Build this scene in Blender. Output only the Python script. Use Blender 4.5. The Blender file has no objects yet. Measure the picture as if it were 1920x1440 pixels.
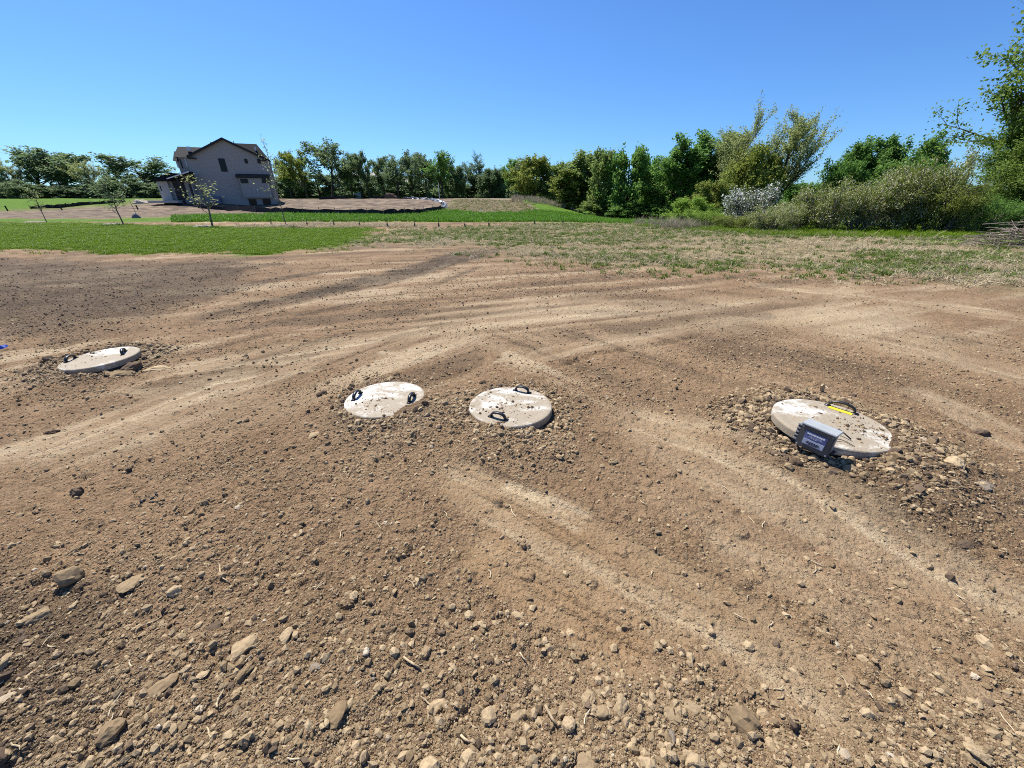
import bpy, math, random
import numpy as np
from mathutils import Vector, Matrix, Euler

# ------------------------------------------------------------------ camera, sky, sun, exposure
scn = bpy.context.scene
F_PX, PITCH, EYE = 721.0, math.radians(25.6), 1.55          # focal length in px of a 1920 px wide frame
cam_d = bpy.data.cameras.new('camera')
cam = bpy.data.objects.new('camera', cam_d)
scn.collection.objects.link(cam)
cam.location = (0, 0, EYE)
cam.rotation_euler = (math.pi / 2 - PITCH, 0, 0)
cam_d.sensor_fit = 'HORIZONTAL'
cam_d.sensor_width = 36.0
cam_d.lens = 36.0 * F_PX / 1920.0
cam_d.clip_start = 0.05
cam_d.clip_end = 5000
scn.camera = cam

SUN_EL = math.radians(57)
SUN_DIR = Vector((-0.64 * math.cos(SUN_EL), 0.768 * math.cos(SUN_EL), math.sin(SUN_EL))).normalized()
world = bpy.data.worlds.new('World')
scn.world = world
world.use_nodes = True
wn = world.node_tree
wn.nodes.clear()
sky = wn.nodes.new('ShaderNodeTexSky')
sky.sky_type = 'NISHITA'
sky.sun_disc = False
sky.sun_elevation = SUN_EL
sky.sun_rotation = math.atan2(SUN_DIR.x, SUN_DIR.y)
sky.altitude = 300
sky.air_density = 1.0
sky.dust_density = 0.35
sky.ozone_density = 3.0
hsv = wn.nodes.new('ShaderNodeMix')                          # the clear, deep blue of this sky
hsv.data_type = 'RGBA'
hsv.blend_type = 'MULTIPLY'
hsv.inputs[0].default_value = 1.0
hsv.inputs[7].default_value = (0.68, 1.09, 1.62, 1)
bg = wn.nodes.new('ShaderNodeBackground')
bg.inputs['Strength'].default_value = 0.056
wo = wn.nodes.new('ShaderNodeOutputWorld')
wn.links.new(sky.outputs[0], hsv.inputs[6])
wn.links.new(hsv.outputs[2], bg.inputs[0])
wn.links.new(bg.outputs[0], wo.inputs[0])
sl = bpy.data.lights.new('sun', 'SUN')
sl.energy = 5.0
sl.angle = math.radians(0.53)
sl.color = (1.0, 0.95, 0.865)
so = bpy.data.objects.new('sun', sl)
so.rotation_euler = SUN_DIR.to_track_quat('Z', 'Y').to_euler()
so.location = (-20, 15, 40)
scn.collection.objects.link(so)
scn.view_settings.view_transform = 'Standard'
scn.view_settings.look = 'None'
scn.view_settings.gamma = 1.0
scn.view_settings.exposure = 0.80
scn.view_settings.use_curve_mapping = False
scn.cycles.use_denoising = False                            # keep the grit of the soil crisp
scn.cycles.filter_width = 1.0

# ------------------------------------------------------------------ helpers
rng = np.random.default_rng(7)
random.seed(7)
C = scn.collection


def S(t):
    t = np.clip(t, 0, 1)
    return t * t * (3 - 2 * t)


def _h(ix, iy, seed):
    a = (ix.astype(np.int64) * 374761393 + iy.astype(np.int64) * 668265263 + seed * 974634777) & 0xFFFFFFFF
    a = ((a ^ (a >> 13)) * 1274126177) & 0xFFFFFFFF
    a = a ^ (a >> 16)
    return (a & 0xFFFFFF) / float(0x1000000)


def vn(x, y, seed=0):
    """value noise, -1..1"""
    ix, iy = np.floor(x), np.floor(y)
    fx, fy = x - ix, y - iy
    fx = fx * fx * (3 - 2 * fx)
    fy = fy * fy * (3 - 2 * fy)
    ix = ix.astype(np.int64)
    iy = iy.astype(np.int64)
    a, b = _h(ix, iy, seed), _h(ix + 1, iy, seed)
    c, d = _h(ix, iy + 1, seed), _h(ix + 1, iy + 1, seed)
    return ((a + (b - a) * fx) * (1 - fy) + (c + (d - c) * fx) * fy) * 2 - 1


def fbm(x, y, seed=0, octs=4, gain=0.5):
    r, a, n = 0, 1.0, 0
    for o in range(octs):
        ca, sa = math.cos(o * 1.3), math.sin(o * 1.3)
        r = r + a * vn((x * ca - y * sa) * 2.0 ** o, (x * sa + y * ca) * 2.0 ** o, seed + o * 17)
        n += a
        a *= gain
    return r / n


def streak(u, v, seed, octs=5, gain=0.7):
    r, a, n = 0, 1.0, 0
    for o in range(octs):
        r = r + a * vn(u * 1.35 ** o + 7.1 * o, v * 2.0 ** o, seed + o * 17)
        n += a
        a *= gain
    return r / n * 1.5


def stones(x, y, cell, seed, prob, rmin=0.22, rmax=0.5, flat=0.55):
    """embedded stone relief: height of domes scattered one per cell (prob may be an array)"""
    gx, gy = x / cell, y / cell
    ix, iy = np.floor(gx).astype(np.int64), np.floor(gy).astype(np.int64)
    out = np.zeros_like(x)
    for dx in (-1, 0, 1):
        for dy in (-1, 0, 1):
            jx, jy = ix + dx, iy + dy
            ex = _h(jx, jy, seed) < prob
            px = jx + 0.15 + 0.7 * _h(jx, jy, seed + 1)
            py = jy + 0.15 + 0.7 * _h(jx, jy, seed + 2)
            rr = rmin + (rmax - rmin) * _h(jx, jy, seed + 3) ** 2
            an = 6.283 * _h(jx, jy, seed + 4)
            el = 0.6 + 0.4 * _h(jx, jy, seed + 5)
            ux, uy = gx - px, gy - py
            a = (ux * np.cos(an) + uy * np.sin(an)) / rr
            b = (-ux * np.sin(an) + uy * np.cos(an)) / (rr * el)
            q = np.abs(a) ** 2.6 + np.abs(b) ** 2.6
            hh = rr * el * flat * np.sqrt(np.clip(1 - q, 0, 1)) * (1 + 0.35 * a * np.cos(an * 3))
            out = np.maximum(out, np.where(ex, hh, 0))
    return out * cell


# ---- the lie of the land
def macro(x, y):
    x = np.asarray(x, float)
    y = np.asarray(y, float)
    z = 1.75 * S((y - 47) / 33) * (1 - S((x - 1) / 16))
    z = z - 0.9 * S((y - 24) / 22) * S((x - 3) / 12)
    z = z - 0.95 * np.exp(-((x + 41.5) / 6.5) ** 2 - ((y - 67) / 8.5) ** 2)
    f = S((y - 105) / 100)
    z = z * (1 - f) + 1.25 * f
    r = np.hypot(x, y)
    z = z + 0.07 * fbm(x / 5.0, y / 5.0, 3, 2) * S((r - 4) / 8)
    return z


def ray(px, py):
    u, v = (px - 960) / F_PX, -(py - 720) / F_PX
    c, s = math.cos(PITCH), math.sin(PITCH)
    return np.array([u, c + v * s, -s + v * c])


def onY(px, py, Y):
    d = ray(px, py)
    t = Y / d[1]
    return Vector((d[0] * t, Y, EYE + d[2] * t))


def onZ(px, py, z=0.0):
    d = ray(px, py)
    t = (z - EYE) / d[2]
    return Vector((d[0] * t, d[1] * t, z))


def hit(px, py):
    """where a line of sight meets the land"""
    d = ray(px, py)
    t = np.geomspace(0.8, 400, 6000)
    P = d[None, :] * t[:, None]
    below = EYE + P[:, 2] < macro(P[:, 0], P[:, 1])
    k = int(np.argmax(below)) if below.any() else len(t) - 1
    return P[k, 0], P[k, 1]


def W(pts):
    return [hit(a, b) for a, b in pts]


def polydist(x, y, pts):
    """distance to a polyline, run along it, signed side"""
    best = np.full(x.shape, 1e9)
    run = np.zeros(x.shape)
    sgn = np.zeros(x.shape)
    acc = 0.0
    for (ax, ay), (bx, by) in zip(pts[:-1], pts[1:]):
        ex, ey = bx - ax, by - ay
        L = math.hypot(ex, ey) + 1e-9
        t = np.clip(((x - ax) * ex + (y - ay) * ey) / L ** 2, 0, 1)
        d = np.hypot(x - ax - t * ex, y - ay - t * ey)
        m = d < best
        best = np.where(m, d, best)
        run = np.where(m, acc + t * L, run)
        sgn = np.where(m, np.sign((x - ax) * ey - (y - ay) * ex) * d, sgn)
        acc += L
    return best, run, sgn


def inpoly(x, y, pts):
    """signed distance, positive inside"""
    d, _, _ = polydist(x, y, pts + [pts[0]])
    ins = np.zeros(x.shape, bool)
    n = len(pts)
    for i in range(n):
        (ax, ay), (bx, by) = pts[i], pts[(i + 1) % n]
        c = ((ay > y) != (by > y)) & (x < (bx - ax) * (y - ay) / ((by - ay) if by != ay else 1e-9) + ax)
        ins ^= c
    return np.where(ins, d, -d)


# ---- mesh helpers
def mesh_np(name, V, Fc, smooth=False):
    V = np.asarray(V, np.float32)
    Fc = np.asarray(Fc, np.int32)
    me = bpy.data.meshes.new(name)
    nf, k = Fc.shape
    me.vertices.add(len(V))
    me.vertices.foreach_set('co', V.ravel())
    me.loops.add(nf * k)
    me.loops.foreach_set('vertex_index', Fc.ravel())
    me.polygons.add(nf)
    me.polygons.foreach_set('loop_start', np.arange(0, nf * k, k, dtype=np.int32))
    if smooth:
        me.polygons.foreach_set('use_smooth', np.ones(nf, bool))
    me.update(calc_edges=True)
    return me


def ob(name, me, mat=None, parent=None, loc=(0, 0, 0), rot=(0, 0, 0), scale=(1, 1, 1), link=True):
    o = bpy.data.objects.new(name, me)
    if mat is not None and me is not None and not me.materials:
        me.materials.append(mat)
    o.location = loc
    o.rotation_euler = rot
    o.scale = scale
    if parent is not None:
        o.parent = parent
    if link:
        C.objects.link(o)
    return o


def tag(o, label=None, cat=None, group=None, kind=None):
    if label:
        o['label'] = label
    if cat:
        o['category'] = cat
    if group:
        o['group'] = group
    if kind:
        o['kind'] = kind
    return o


def thing(name, label, cat, loc=(0, 0, 0), rz=0.0, group=None):
    o = ob(name, None, None, None, loc, (0, 0, rz))
    o.empty_display_size = 0.2
    return tag(o, label, cat, group)


class MB:
    def __init__(s):
        s.v, s.f = [], []

    def add(s, v, f):
        n = len(s.v)
        s.v += [tuple(p) for p in v]
        s.f += [tuple(i + n for i in q) for q in f]
        return s

    def box(s, x0, x1, y0, y1, z0, z1, m=None):
        v = [(x, y, z) for z in (z0, z1) for y in (y0, y1) for x in (x0, x1)]
        if m is not None:
            v = [m @ Vector(p) for p in v]
        return s.add(v, [(0, 2, 3, 1), (4, 5, 7, 6), (0, 1, 5, 4), (2, 6, 7, 3), (0, 4, 6, 2), (1, 3, 7, 5)])

    def prism(s, poly, ext):
        """closed polygon (3-D points) swept along vector ext"""
        n = len(poly)
        e = Vector(ext)
        v = [Vector(p) for p in poly] + [Vector(p) + e for p in poly]
        f = [tuple(range(n))[::-1], tuple(range(n, 2 * n))]
        f += [(i, (i + 1) % n, n + (i + 1) % n, n + i) for i in range(n)]
        return s.add(v, f)

    def tube(s, pts, rad, sides=6, cap=True):
        pts = [Vector(p) for p in pts]
        rad = rad if hasattr(rad, '__len__') else [rad] * len(pts)
        n0 = len(s.v)
        up = Vector((0.13, 0.31, 0.94))
        for i, p in enumerate(pts):
            d = (pts[min(i + 1, len(pts) - 1)] - pts[max(i - 1, 0)]).normalized()
            a = d.cross(up)
            if a.length < 1e-3:
                a = d.cross(Vector((1, 0, 0)))
            a.normalize()
            b = d.cross(a)
            for k in range(sides):
                t = 2 * math.pi * k / sides
                s.v.append(tuple(p + rad[i] * (a * math.cos(t) + b * math.sin(t))))
        for i in range(len(pts) - 1):
            for k in range(sides):
                k2 = (k + 1) % sides
                s.f.append((n0 + i * sides + k, n0 + i * sides + k2, n0 + (i + 1) * sides + k2, n0 + (i + 1) * sides + k))
        if cap:
            s.f.append(tuple(n0 + k for k in range(sides))[::-1])
            e = n0 + (len(pts) - 1) * sides
            s.f.append(tuple(e + k for k in range(sides)))
        return s

    def mesh(s, name, smooth=False, bevel=0.0):
        me = bpy.data.meshes.new(name)
        me.from_pydata(s.v, [], s.f)
        if bevel:
            import bmesh
            bm = bmesh.new()
            bm.from_mesh(me)
            bmesh.ops.recalc_face_normals(bm, faces=bm.faces)
            bmesh.ops.bevel(bm, geom=bm.edges[:], offset=bevel, segments=2, affect='EDGES', clamp_overlap=True)
            bm.to_mesh(me)
            bm.free()
        else:
            import bmesh
            bm = bmesh.new()
            bm.from_mesh(me)
            bmesh.ops.recalc_face_normals(bm, faces=bm.faces)
            bm.to_mesh(me)
            bm.free()
        if smooth:
            me.polygons.foreach_set('use_smooth', [True] * len(me.polygons))
        me.update()
        return me

    def build(s, name, mat, parent=None, smooth=False, bevel=0.0, **k):
        return ob(name, s.mesh(name, smooth, bevel), mat, parent, **k)


# ---- materials
def nodes(name):
    m = bpy.data.materials.new(name)
    m.use_nodes = True
    nt = m.node_tree
    b = nt.nodes['Principled BSDF']
    return m, nt, b


class N:
    """small node-graph shorthand"""
    def __init__(s, nt):
        s.nt = nt

    def __call__(s, typ, **kw):
        n = s.nt.nodes.new(typ)
        for k, v in kw.items():
            setattr(n, k, v)
        return n

    def link(s, a, b):
        s.nt.links.new(a, b)

    def val(s, sock, x):
        if isinstance(x, bpy.types.NodeSocket):
            s.link(x, sock)
        else:
            sock.default_value = x

    def math(s, op, a, b=0.0, clamp=False):
        n = s('ShaderNodeMath', operation=op)
        n.use_clamp = clamp
        s.val(n.inputs[0], a)
        s.val(n.inputs[1], b)
        return n.outputs[0]

    def ramp(s, fac, lo, hi):
        n = s('ShaderNodeMapRange')
        n.interpolation_type = 'SMOOTHSTEP'
        s.val(n.inputs['Value'], fac)
        n.inputs['From Min'].default_value = lo
        n.inputs['From Max'].default_value = hi
        return n.outputs[0]

    def mix(s, fac, a, b, blend='MIX'):
        n = s('ShaderNodeMix', data_type='RGBA', blend_type=blend)
        s.val(n.inputs[0], fac)
        for sock, x in ((n.inputs[6], a), (n.inputs[7], b)):
            if isinstance(x, bpy.types.NodeSocket):
                s.link(x, sock)
            else:
                sock.default_value = (*x, 1)
        return n.outputs[2]

    def noise(s, scale, detail=3, rough=0.55, vec=None, out=0):
        n = s('ShaderNodeTexNoise')
        n.inputs['Scale'].default_value = scale
        n.inputs['Detail'].default_value = detail
        n.inputs['Roughness'].default_value = rough
        if vec is not None:
            s.link(vec, n.inputs['Vector'])
        return n.outputs[out]

    def attr(s, name):
        return s('ShaderNodeAttribute', attribute_name=name).outputs['Fac']

    def bump(s, h, dist, strength=1.0, normal=None):
        n = s('ShaderNodeBump')
        n.inputs['Distance'].default_value = dist
        n.inputs['Strength'].default_value = strength
        s.link(h, n.inputs['Height'])
        if normal is not None:
            s.link(normal, n.inputs['Normal'])
        return n.outputs[0]


def plain(name, col, rough=0.7, var=0.12, scale=6.0, spec=0.3, bump=0.0, bscale=60.0, metal=0.0):
    m, nt, b = nodes(name)
    n = N(nt)
    tc = n('ShaderNodeTexCoord').outputs['Object']
    f = n.noise(scale, 4, 0.6, tc)
    dk = tuple(c * (1 - var * 2) for c in col)
    lt = tuple(min(1, c * (1 + var)) for c in col)
    n.link(n.mix(n.ramp(f, 0.3, 0.7), dk, lt), b.inputs['Base Color'])
    b.inputs['Roughness'].default_value = rough
    b.inputs['Specular IOR Level'].default_value = spec
    b.inputs['Metallic'].default_value = metal
    if bump:
        n.link(n.bump(n.noise(bscale, 3, 0.6, tc), bump), b.inputs['Normal'])
    return m


def leaf_mat(name, c1, c2, trans=0.55, rough=0.55, step=None):
    """leaves: colour varies leaf by leaf, thin so that some light passes"""
    m, nt, b = nodes(name)
    n = N(nt)
    g = n('ShaderNodeNewGeometry')
    oi = n('ShaderNodeObjectInfo')
    r = n.math('ADD', n.math('MULTIPLY', g.outputs['Random Per Island'], 0.75), n.math('MULTIPLY', oi.outputs['Random'], 0.25))
    if step is not None:
        r = n.ramp(g.outputs['Random Per Island'], step, step + 0.12)
    col = n.mix(r, c1, c2)
    n.link(col, b.inputs['Base Color'])
    b.inputs['Roughness'].default_value = rough
    b.inputs['Specular IOR Level'].default_value = 0.12
    t = n('ShaderNodeBsdfTranslucent')
    n.link(col, t.inputs['Color'])
    mx = n('ShaderNodeMixShader')
    mx.inputs[0].default_value = trans
    n.link(b.outputs[0], mx.inputs[1])
    n.link(t.outputs[0], mx.inputs[2])
    n.link(mx.outputs[0], nt.nodes['Material Output'].inputs['Surface'])
    return m


# ------------------------------------------------------------------ the ground
# lids: centre, height of the top, radius, side on which the rim stands free, how far it stands free, reach of the heap
def lidpos(cx, cy, z):
    k = (EYE - z) / (EYE - 0.09)
    return cx * k, cy * k


LIDS = []
for key, cx, cy, z, R, side, free, reach in (
        ('far', -4.221, 3.674, 0.075, 0.315, -0.6, 0.06, 0.45),
        ('mid', -1.032, 2.78, 0.070, 0.322, 2.6, 0.012, 0.50),
        ('centre', -0.011, 2.662, 0.092, 0.326, -0.15, 0.045, 0.55),
        ('box', 2.314, 2.397, 0.165, 0.345, -2.6, 0.055, 0.85)):
    x, y = lidpos(cx, cy, z)
    LIDS.append(dict(key=key, x=x, y=y, z=z, R=R, side=side, free=free, reach=reach,
                     spill={'far': 2.4, 'mid': -0.75, 'centre': -1.75, 'box': -0.95}[key], over={'far': 0.4, 'mid': 0.7, 'centre': 0.9, 'box': 0.35}[key]))

# worn tracks: pixel polyline, half width (m), paleness, smoothness, rut depth, reddish
TRACKS = [
    ([(-120, 890), (0, 850), (130, 810), (260, 765), (400, 712), (520, 690)], 0.27, 1.0, 0.9, 0.015, 0.0),
    ([(270, 700), (400, 680), (520, 662), (680, 640), (830, 610)], 0.30, 0.9, 0.8, 0.010, 0.1),
    ([(200, 735), (420, 735), (560, 690), (650, 680)], 0.16, 0.55, 0.6, 0.01, 0.0),
    ([(340, 613), (430, 598), (520, 580), (640, 553), (760, 527), (850, 490)], 0.10, 0.75, 0.7, 0.012, 0.0),
    ([(0, 530), (300, 545), (480, 560), (640, 570)], 0.10, 0.35, 0.4, 0.01, 0.0),
    ([(800, 875), (880, 905), (980, 950), (1080, 1010), (1200, 1085), (1330, 1150), (1480, 1240), (1700, 1400)], 0.17, 0.62, 1.0, 0.022, 0.7),
    ([(930, 905), (1020, 940), (1110, 985)], 0.07, 1.0, 0.9, 0.004, 0.2),
    ([(860, 1000), (960, 1060), (1080, 1130), (1250, 1220)], 0.13, 0.25, 0.85, 0.02, 0.8),
    ([(1160, 765), (1330, 830), (1480, 900), (1620, 985), (1760, 1060), (1920, 1130), (2100, 1220)], 0.27, 0.75, 0.9, 0.015, 0.15),
    ([(1300, 1000), (1480, 1080), (1700, 1190), (1920, 1300)], 0.16, 0.45, 0.7, 0.01, 0.2),
    ([(930, 690), (1050, 655), (1180, 630), (1330, 605), (1500, 598), (1620, 570)], 0.22, 0.65, 0.8, 0.01, 0.1),
    ([(1040, 692), (1120, 662), (1260, 640), (1330, 625)], 0.05, 0.0, 0.0, 0.03, 0.0),
    ([(740, 625), (900, 590), (1080, 565), (1300, 570), (1400, 550)], 0.25, 0.55, 0.7, 0.01, 0.0),
    ([(1380, 530), (1560, 545), (1760, 575), (1960, 600)], 0.45, 0.75, 0.8, 0.01, 0.1),
    ([(1620, 520), (1560, 560), (1500, 600)], 0.25, 0.6, 0.7, 0.01, 0.1),
    ([(1640, 620), (1760, 660), (1900, 700), (2050, 740)], 0.25, 0.65, 0.8, 0.012, 0.1),
    ([(1690, 720), (1800, 765), (1920, 830), (2080, 900)], 0.18, 0.70, 0.85, 0.012, 0.1),
    ([(700, 660), (770, 668), (850, 660)], 0.10, 0.8, 0.6, 0.005, 0.0),
]
TR = [(W(p), hw, pale, sm, dep, red) for p, hw, pale, sm, dep, red in TRACKS]
DARK = [
    (W([(-700, 480), (0, 474), (300, 480), (520, 487), (620, 510), (520, 560), (380, 600), (200, 640), (0, 660), (-700, 720)]), 1.8, 0.92),
    (W([(-400, 960), (150, 980), (360, 1090), (480, 1280), (500, 1500), (360, 1750), (-500, 1750)]), 0.6, 0.85),
    (W([(380, 575), (560, 545), (700, 510), (870, 465), (960, 470), (880, 492), (760, 530), (600, 560), (460, 592)]), 0.5, 1.0),
    (W([(1240, 560), (1420, 580), (1560, 640), (1500, 690), (1300, 660), (1150, 600)]), 0.5, 0.35),
    (W([(1020, 560), (1150, 535), (1330, 565), (1220, 590)]), 0.4, 0.40),
    (W([(1740, 960), (1830, 1000), (1840, 1040), (1760, 1020)]), 0.08, 0.5),
]
WORN = [
    (W([(280, 700), (500, 645), (760, 575), (960, 540), (1200, 560), (1500, 545), (1800, 590), (1960, 700), (1760, 700), (1500, 650), (1200, 675), (900, 695), (620, 715), (420, 745)]), 0.7, 0.55, 0.45),
    (W([(1150, 760), (1420, 840), (1700, 960), (2000, 1000), (2000, 1400), (1700, 1330), (1450, 1180), (1250, 1020), (1080, 860)]), 0.4, 0.45, 0.55),
    (W([(-150, 880), (200, 780), (520, 690), (560, 720), (300, 850), (0, 930)]), 0.25, 0.5, 0.5),
]
DTR = [(W(p), hw, a) for p, hw, a in (
    ([(400, 590), (560, 560), (700, 530), (800, 503), (880, 477), (940, 468)], 0.42, 1.0),
    ([(560, 592), (700, 563), (800, 540), (900, 500)], 0.10, 0.8),
    ([(-100, 625), (150, 590), (350, 555), (520, 523), (640, 505)], 0.22, 0.9),
    ([(-100, 560), (120, 538), (330, 512), (520, 495)], 0.25, 0.9),
    ([(980, 548), (1120, 552), (1260, 568), (1420, 590)], 0.30, 0.6),
    ([(700, 640), (900, 600), (1060, 585), (1240, 590)], 0.16, 0.55),
    ([(1300, 545), (1480, 560), (1640, 590), (1800, 640)], 0.2, 0.4),
    ([(840, 470), (960, 466), (1040, 480)], 0.6, 0.85))]
LAWN = W([(-900, 478), (-300, 470), (0, 470), (330, 478), (500, 481), (600, 470), (690, 447), (730, 432), (700, 424), (530, 425), (400, 424), (210, 419), (-300, 414), (-900, 412)])
STRAW = W([(600, 470), (700, 462), (860, 467), (1000, 480), (1200, 502), (1500, 505), (1640, 514), (1720, 532), (1920, 560), (2300, 600), (2300, 470), (1920, 452), (1700, 441), (1430, 431), (1200, 419), (1040, 416), (900, 424), (720, 432), (690, 447)])
EDGEGRASS = W([(1180, 424), (1430, 440), (1700, 452), (1840, 458), (2100, 466), (2100, 408), (1700, 406), (1430, 405), (1200, 408)])
MULCHBAND = W([(440, 424), (530, 420), (640, 419), (790, 421), (800, 427), (640, 428), (530, 428), (440, 428)])


FENCE = [hit(*p) for p in [(372, 391), (420, 395), (480, 398), (540, 400.5), (600, 402), (660, 403.5), (720, 404.5), (760, 403), (795, 400), (828, 394)]]


def zones(x, y):
    """what covers the ground at a place: dict of 0..1 weights"""
    e1 = fbm(x / 1.6, y / 1.6, 41, 4, 0.6)
    e2 = fbm(x / 0.5, y / 0.5, 57, 3, 0.6)
    z = {}
    far = S((np.hypot(x, y) - 9) / 6)
    fk = np.flatnonzero((y > 6) & (y < 60))

    def cover(poly):
        o = np.full(x.shape, -50.0)
        o[fk] = inpoly(x[fk], y[fk], poly)
        return o
    lawn = S((cover(LAWN) + 1.3 * e1 + 0.8 * e2 + 0.1) / 1.1)
    st = S((cover(STRAW) + 1.8 * e1 + 1.1 * e2 + 0.5) / 2.0)
    eg = S((cover(EDGEGRASS) + 0.8 * e1 + 0.3) / 0.8)
    mb = S((cover(MULCHBAND) + 0.7 * e1 + 0.2) / 0.6)
    # everything beyond is grass, but for the building site and the far-left dirt strip
    beyond = S((y - 31 + 1.2 * e1) / 3.0) * far
    fx = np.array([p[0] for p in FENCE])
    fy = np.array([p[1] for p in FENCE])
    fline = np.interp(x, fx, fy)
    site = S((y - fline + 0.3) / 0.6) * S((fx[-1] + 1.0 - x + (y - 55) * -0.02) / 1.5) * (1 - S((y - 88) / 4))
    strip = S((y - 36.5 + 1.2 * e1) / 2) * (1 - S((y - (60 + 0.45 * (x + 60)) + 1.5 * e1) / 2)) * S((-33 - x - (42 - y) * 0.8 + e1) / 2)
    site = np.maximum(site * S((x + 62) / 4), strip)
    hill = S((inpoly(x, y, [(-9.3, 56), (-4, 51), (1.5, 51.5), (4, 57), (3.5, 66), (0.5, 72), (-10, 74)]) + 1.1 * e1) / 1.2)
    top = S((inpoly(x, y, [(-10.5, 73), (2, 71), (2.5, 90), (-12, 90)]) + 0.6 * e1) / 0.8)
    site = site * (1 - hill) * (1 - top)
    z['green'] = np.clip(np.maximum.reduce([lawn, eg, beyond * (1 - site) * (1 - hill) * (1 - top)]) * (1 - mb), 0, 1)
    z['straw'] = np.clip(np.maximum.reduce([st * (1 - lawn) * (1 - 0.8 * eg), 0.9 * hill, mb]), 0, 1)
    z['lawn'], z['st'], z['eg'], z['mb'], z['site'], z['hill'], z['top'], z['beyond'] = lawn, st, eg, mb, site, hill, top, beyond
    dk = np.zeros_like(x)
    for poly, hw, a in DTR:
        lo, hi = np.min(np.array(poly), 0) - 2 * hw, np.max(np.array(poly), 0) + 2 * hw
        m = np.flatnonzero((x > lo[0]) & (x < hi[0]) & (y > lo[1]) & (y < hi[1]))
        if not len(m):
            continue
        d, run, sg = polydist(x[m], y[m], poly)
        w = 1 - S((d / (hw * (1 + 0.3 * e1[m] + 0.25 * e2[m])) - 0.75) / 0.4)
        dk[m] = np.maximum(dk[m], a * w * np.clip(0.7 + 0.6 * vn(run * 0.5, sg * 9, 15), 0.3, 1))
    for poly, soft, a in DARK:
        lo, hi = np.min(np.array(poly), 0) - 2 * soft, np.max(np.array(poly), 0) + 2 * soft
        m = np.flatnonzero((x > lo[0]) & (x < hi[0]) & (y > lo[1]) & (y < hi[1]))
        if len(m):
            dk[m] = np.maximum(dk[m], a * S((inpoly(x[m], y[m], poly) + soft * (0.9 * e1[m] + 0.5 * e2[m])) / soft))
    z['dark'] = dk
    pale, smooth, red, dep = (np.zeros_like(x) for _ in range(4))
    for poly, hw, a, sm, dp, rd in TR:
        lo = np.min(np.array(poly), 0) - 3 * hw
        hi = np.max(np.array(poly), 0) + 3 * hw
        m = (x > lo[0]) & (x < hi[0]) & (y > lo[1]) & (y < hi[1])
        if not m.any():
            continue
        d, run, sg = polydist(x[m], y[m], poly)
        edge = hw * (1 + 0.45 * vn(run * 1.7, sg * 3, 5) + 0.55 * e2[m] + 0.4 * e1[m])
        w = 1 - S((d / np.maximum(edge, 0.02) - 0.6) / 0.55)
        L = max(0.3, math.hypot(poly[-1][0] - poly[0][0], poly[-1][1] - poly[0][1]))
        w = w * S(run / (0.12 * L) + 0.05) * S((L * 1.0 - run) / (0.12 * L) + 0.1)
        stri = np.clip(0.5 + 0.55 * vn(run * 0.7, sg * 14, 9) + 0.45 * vn(run * 1.3, sg * 37, 10), 0, 1)
        patch = np.clip(0.62 + 0.75 * fbm(run * 1.1, sg * 5, 13, 3), 0, 1)
        pale[m] = np.maximum(pale[m], a * w * patch * (0.25 + 0.75 * stri))
        smooth[m] = np.maximum(smooth[m], 0.72 * sm * w)
        red[m] = np.maximum(red[m], rd * w)
        dep[m] = np.maximum(dep[m], dp * w * (0.4 + 0.9 * stri) - dp * 0.5 * np.exp(-((d - 1.25 * edge) / (0.35 * edge)) ** 2))
    # faint drag marks left by machines, sweeping one way on the left and another on the right
    wl = S((0.6 - x) / 1.6)
    sl_ = streak((x * 0.59 + y * 0.81) * 0.30, (x * 0.81 - y * 0.59) * 3.6, 201)
    sr_ = streak((x * 0.66 - y * 0.75) * 0.30, (x * 0.75 + y * 0.66) * 3.6, 231)
    sf_ = streak((x * 0.93 + y * 0.36) * 0.25, (x * -0.36 + y * 0.93) * 2.2, 251)
    wf = S((y - 3.6) / 2.0)
    stk = (sl_ * wl + sr_ * (1 - wl)) * (1 - wf) + sf_ * wf
    z['stk'] = stk
    for poly, soft, a, sm in WORN:
        lo, hi = np.min(np.array(poly), 0) - 2 * soft, np.max(np.array(poly), 0) + 2 * soft
        m = np.flatnonzero((x > lo[0]) & (x < hi[0]) & (y > lo[1]) & (y < hi[1]))
        if len(m):
            w = S((inpoly(x[m], y[m], poly) + soft * (0.7 * e1[m] + 0.35 * e2[m])) / (1.6 * soft))
            pale[m] = np.maximum(pale[m], a * w * np.clip(0.50 + 1.3 * stk[m], 0.08, 1.25))
            smooth[m] = np.maximum(smooth[m], sm * w)
    pale = np.maximum(pale, 0.55 * S((stk - 0.12) / 0.34) * np.clip(0.55 + 0.9 * fbm(x / 1.3, y / 1.3, 271, 3), 0, 1) * (0.25 + 0.75 * np.maximum(S((y - 2.0) / 2.0), S((x - 0.8) / 1.2))) * (1 - 0.55 * dk))
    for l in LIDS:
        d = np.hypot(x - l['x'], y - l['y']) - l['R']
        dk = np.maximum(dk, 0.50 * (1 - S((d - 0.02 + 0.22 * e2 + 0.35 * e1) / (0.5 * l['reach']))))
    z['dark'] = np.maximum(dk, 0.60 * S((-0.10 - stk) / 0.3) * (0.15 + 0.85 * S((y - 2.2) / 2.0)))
    z['pale'], z['smooth'], z['red'], z['dep'] = pale, smooth, red, dep - 0.014 * stk * S((y - 0.9) / 2) * (1 - 0.6 * S((y - 5) / 4))
    # rough: how cloddy; heavy towards the lower left and round the lids
    rough = 0.62 + 0.30 * S((-0.2 - x) / 1.5) * S((3.2 - np.hypot(x, y)) / 1.2) + 0.25 * e1 + 0.34 * S((1.7 - y) / 0.8)
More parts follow.
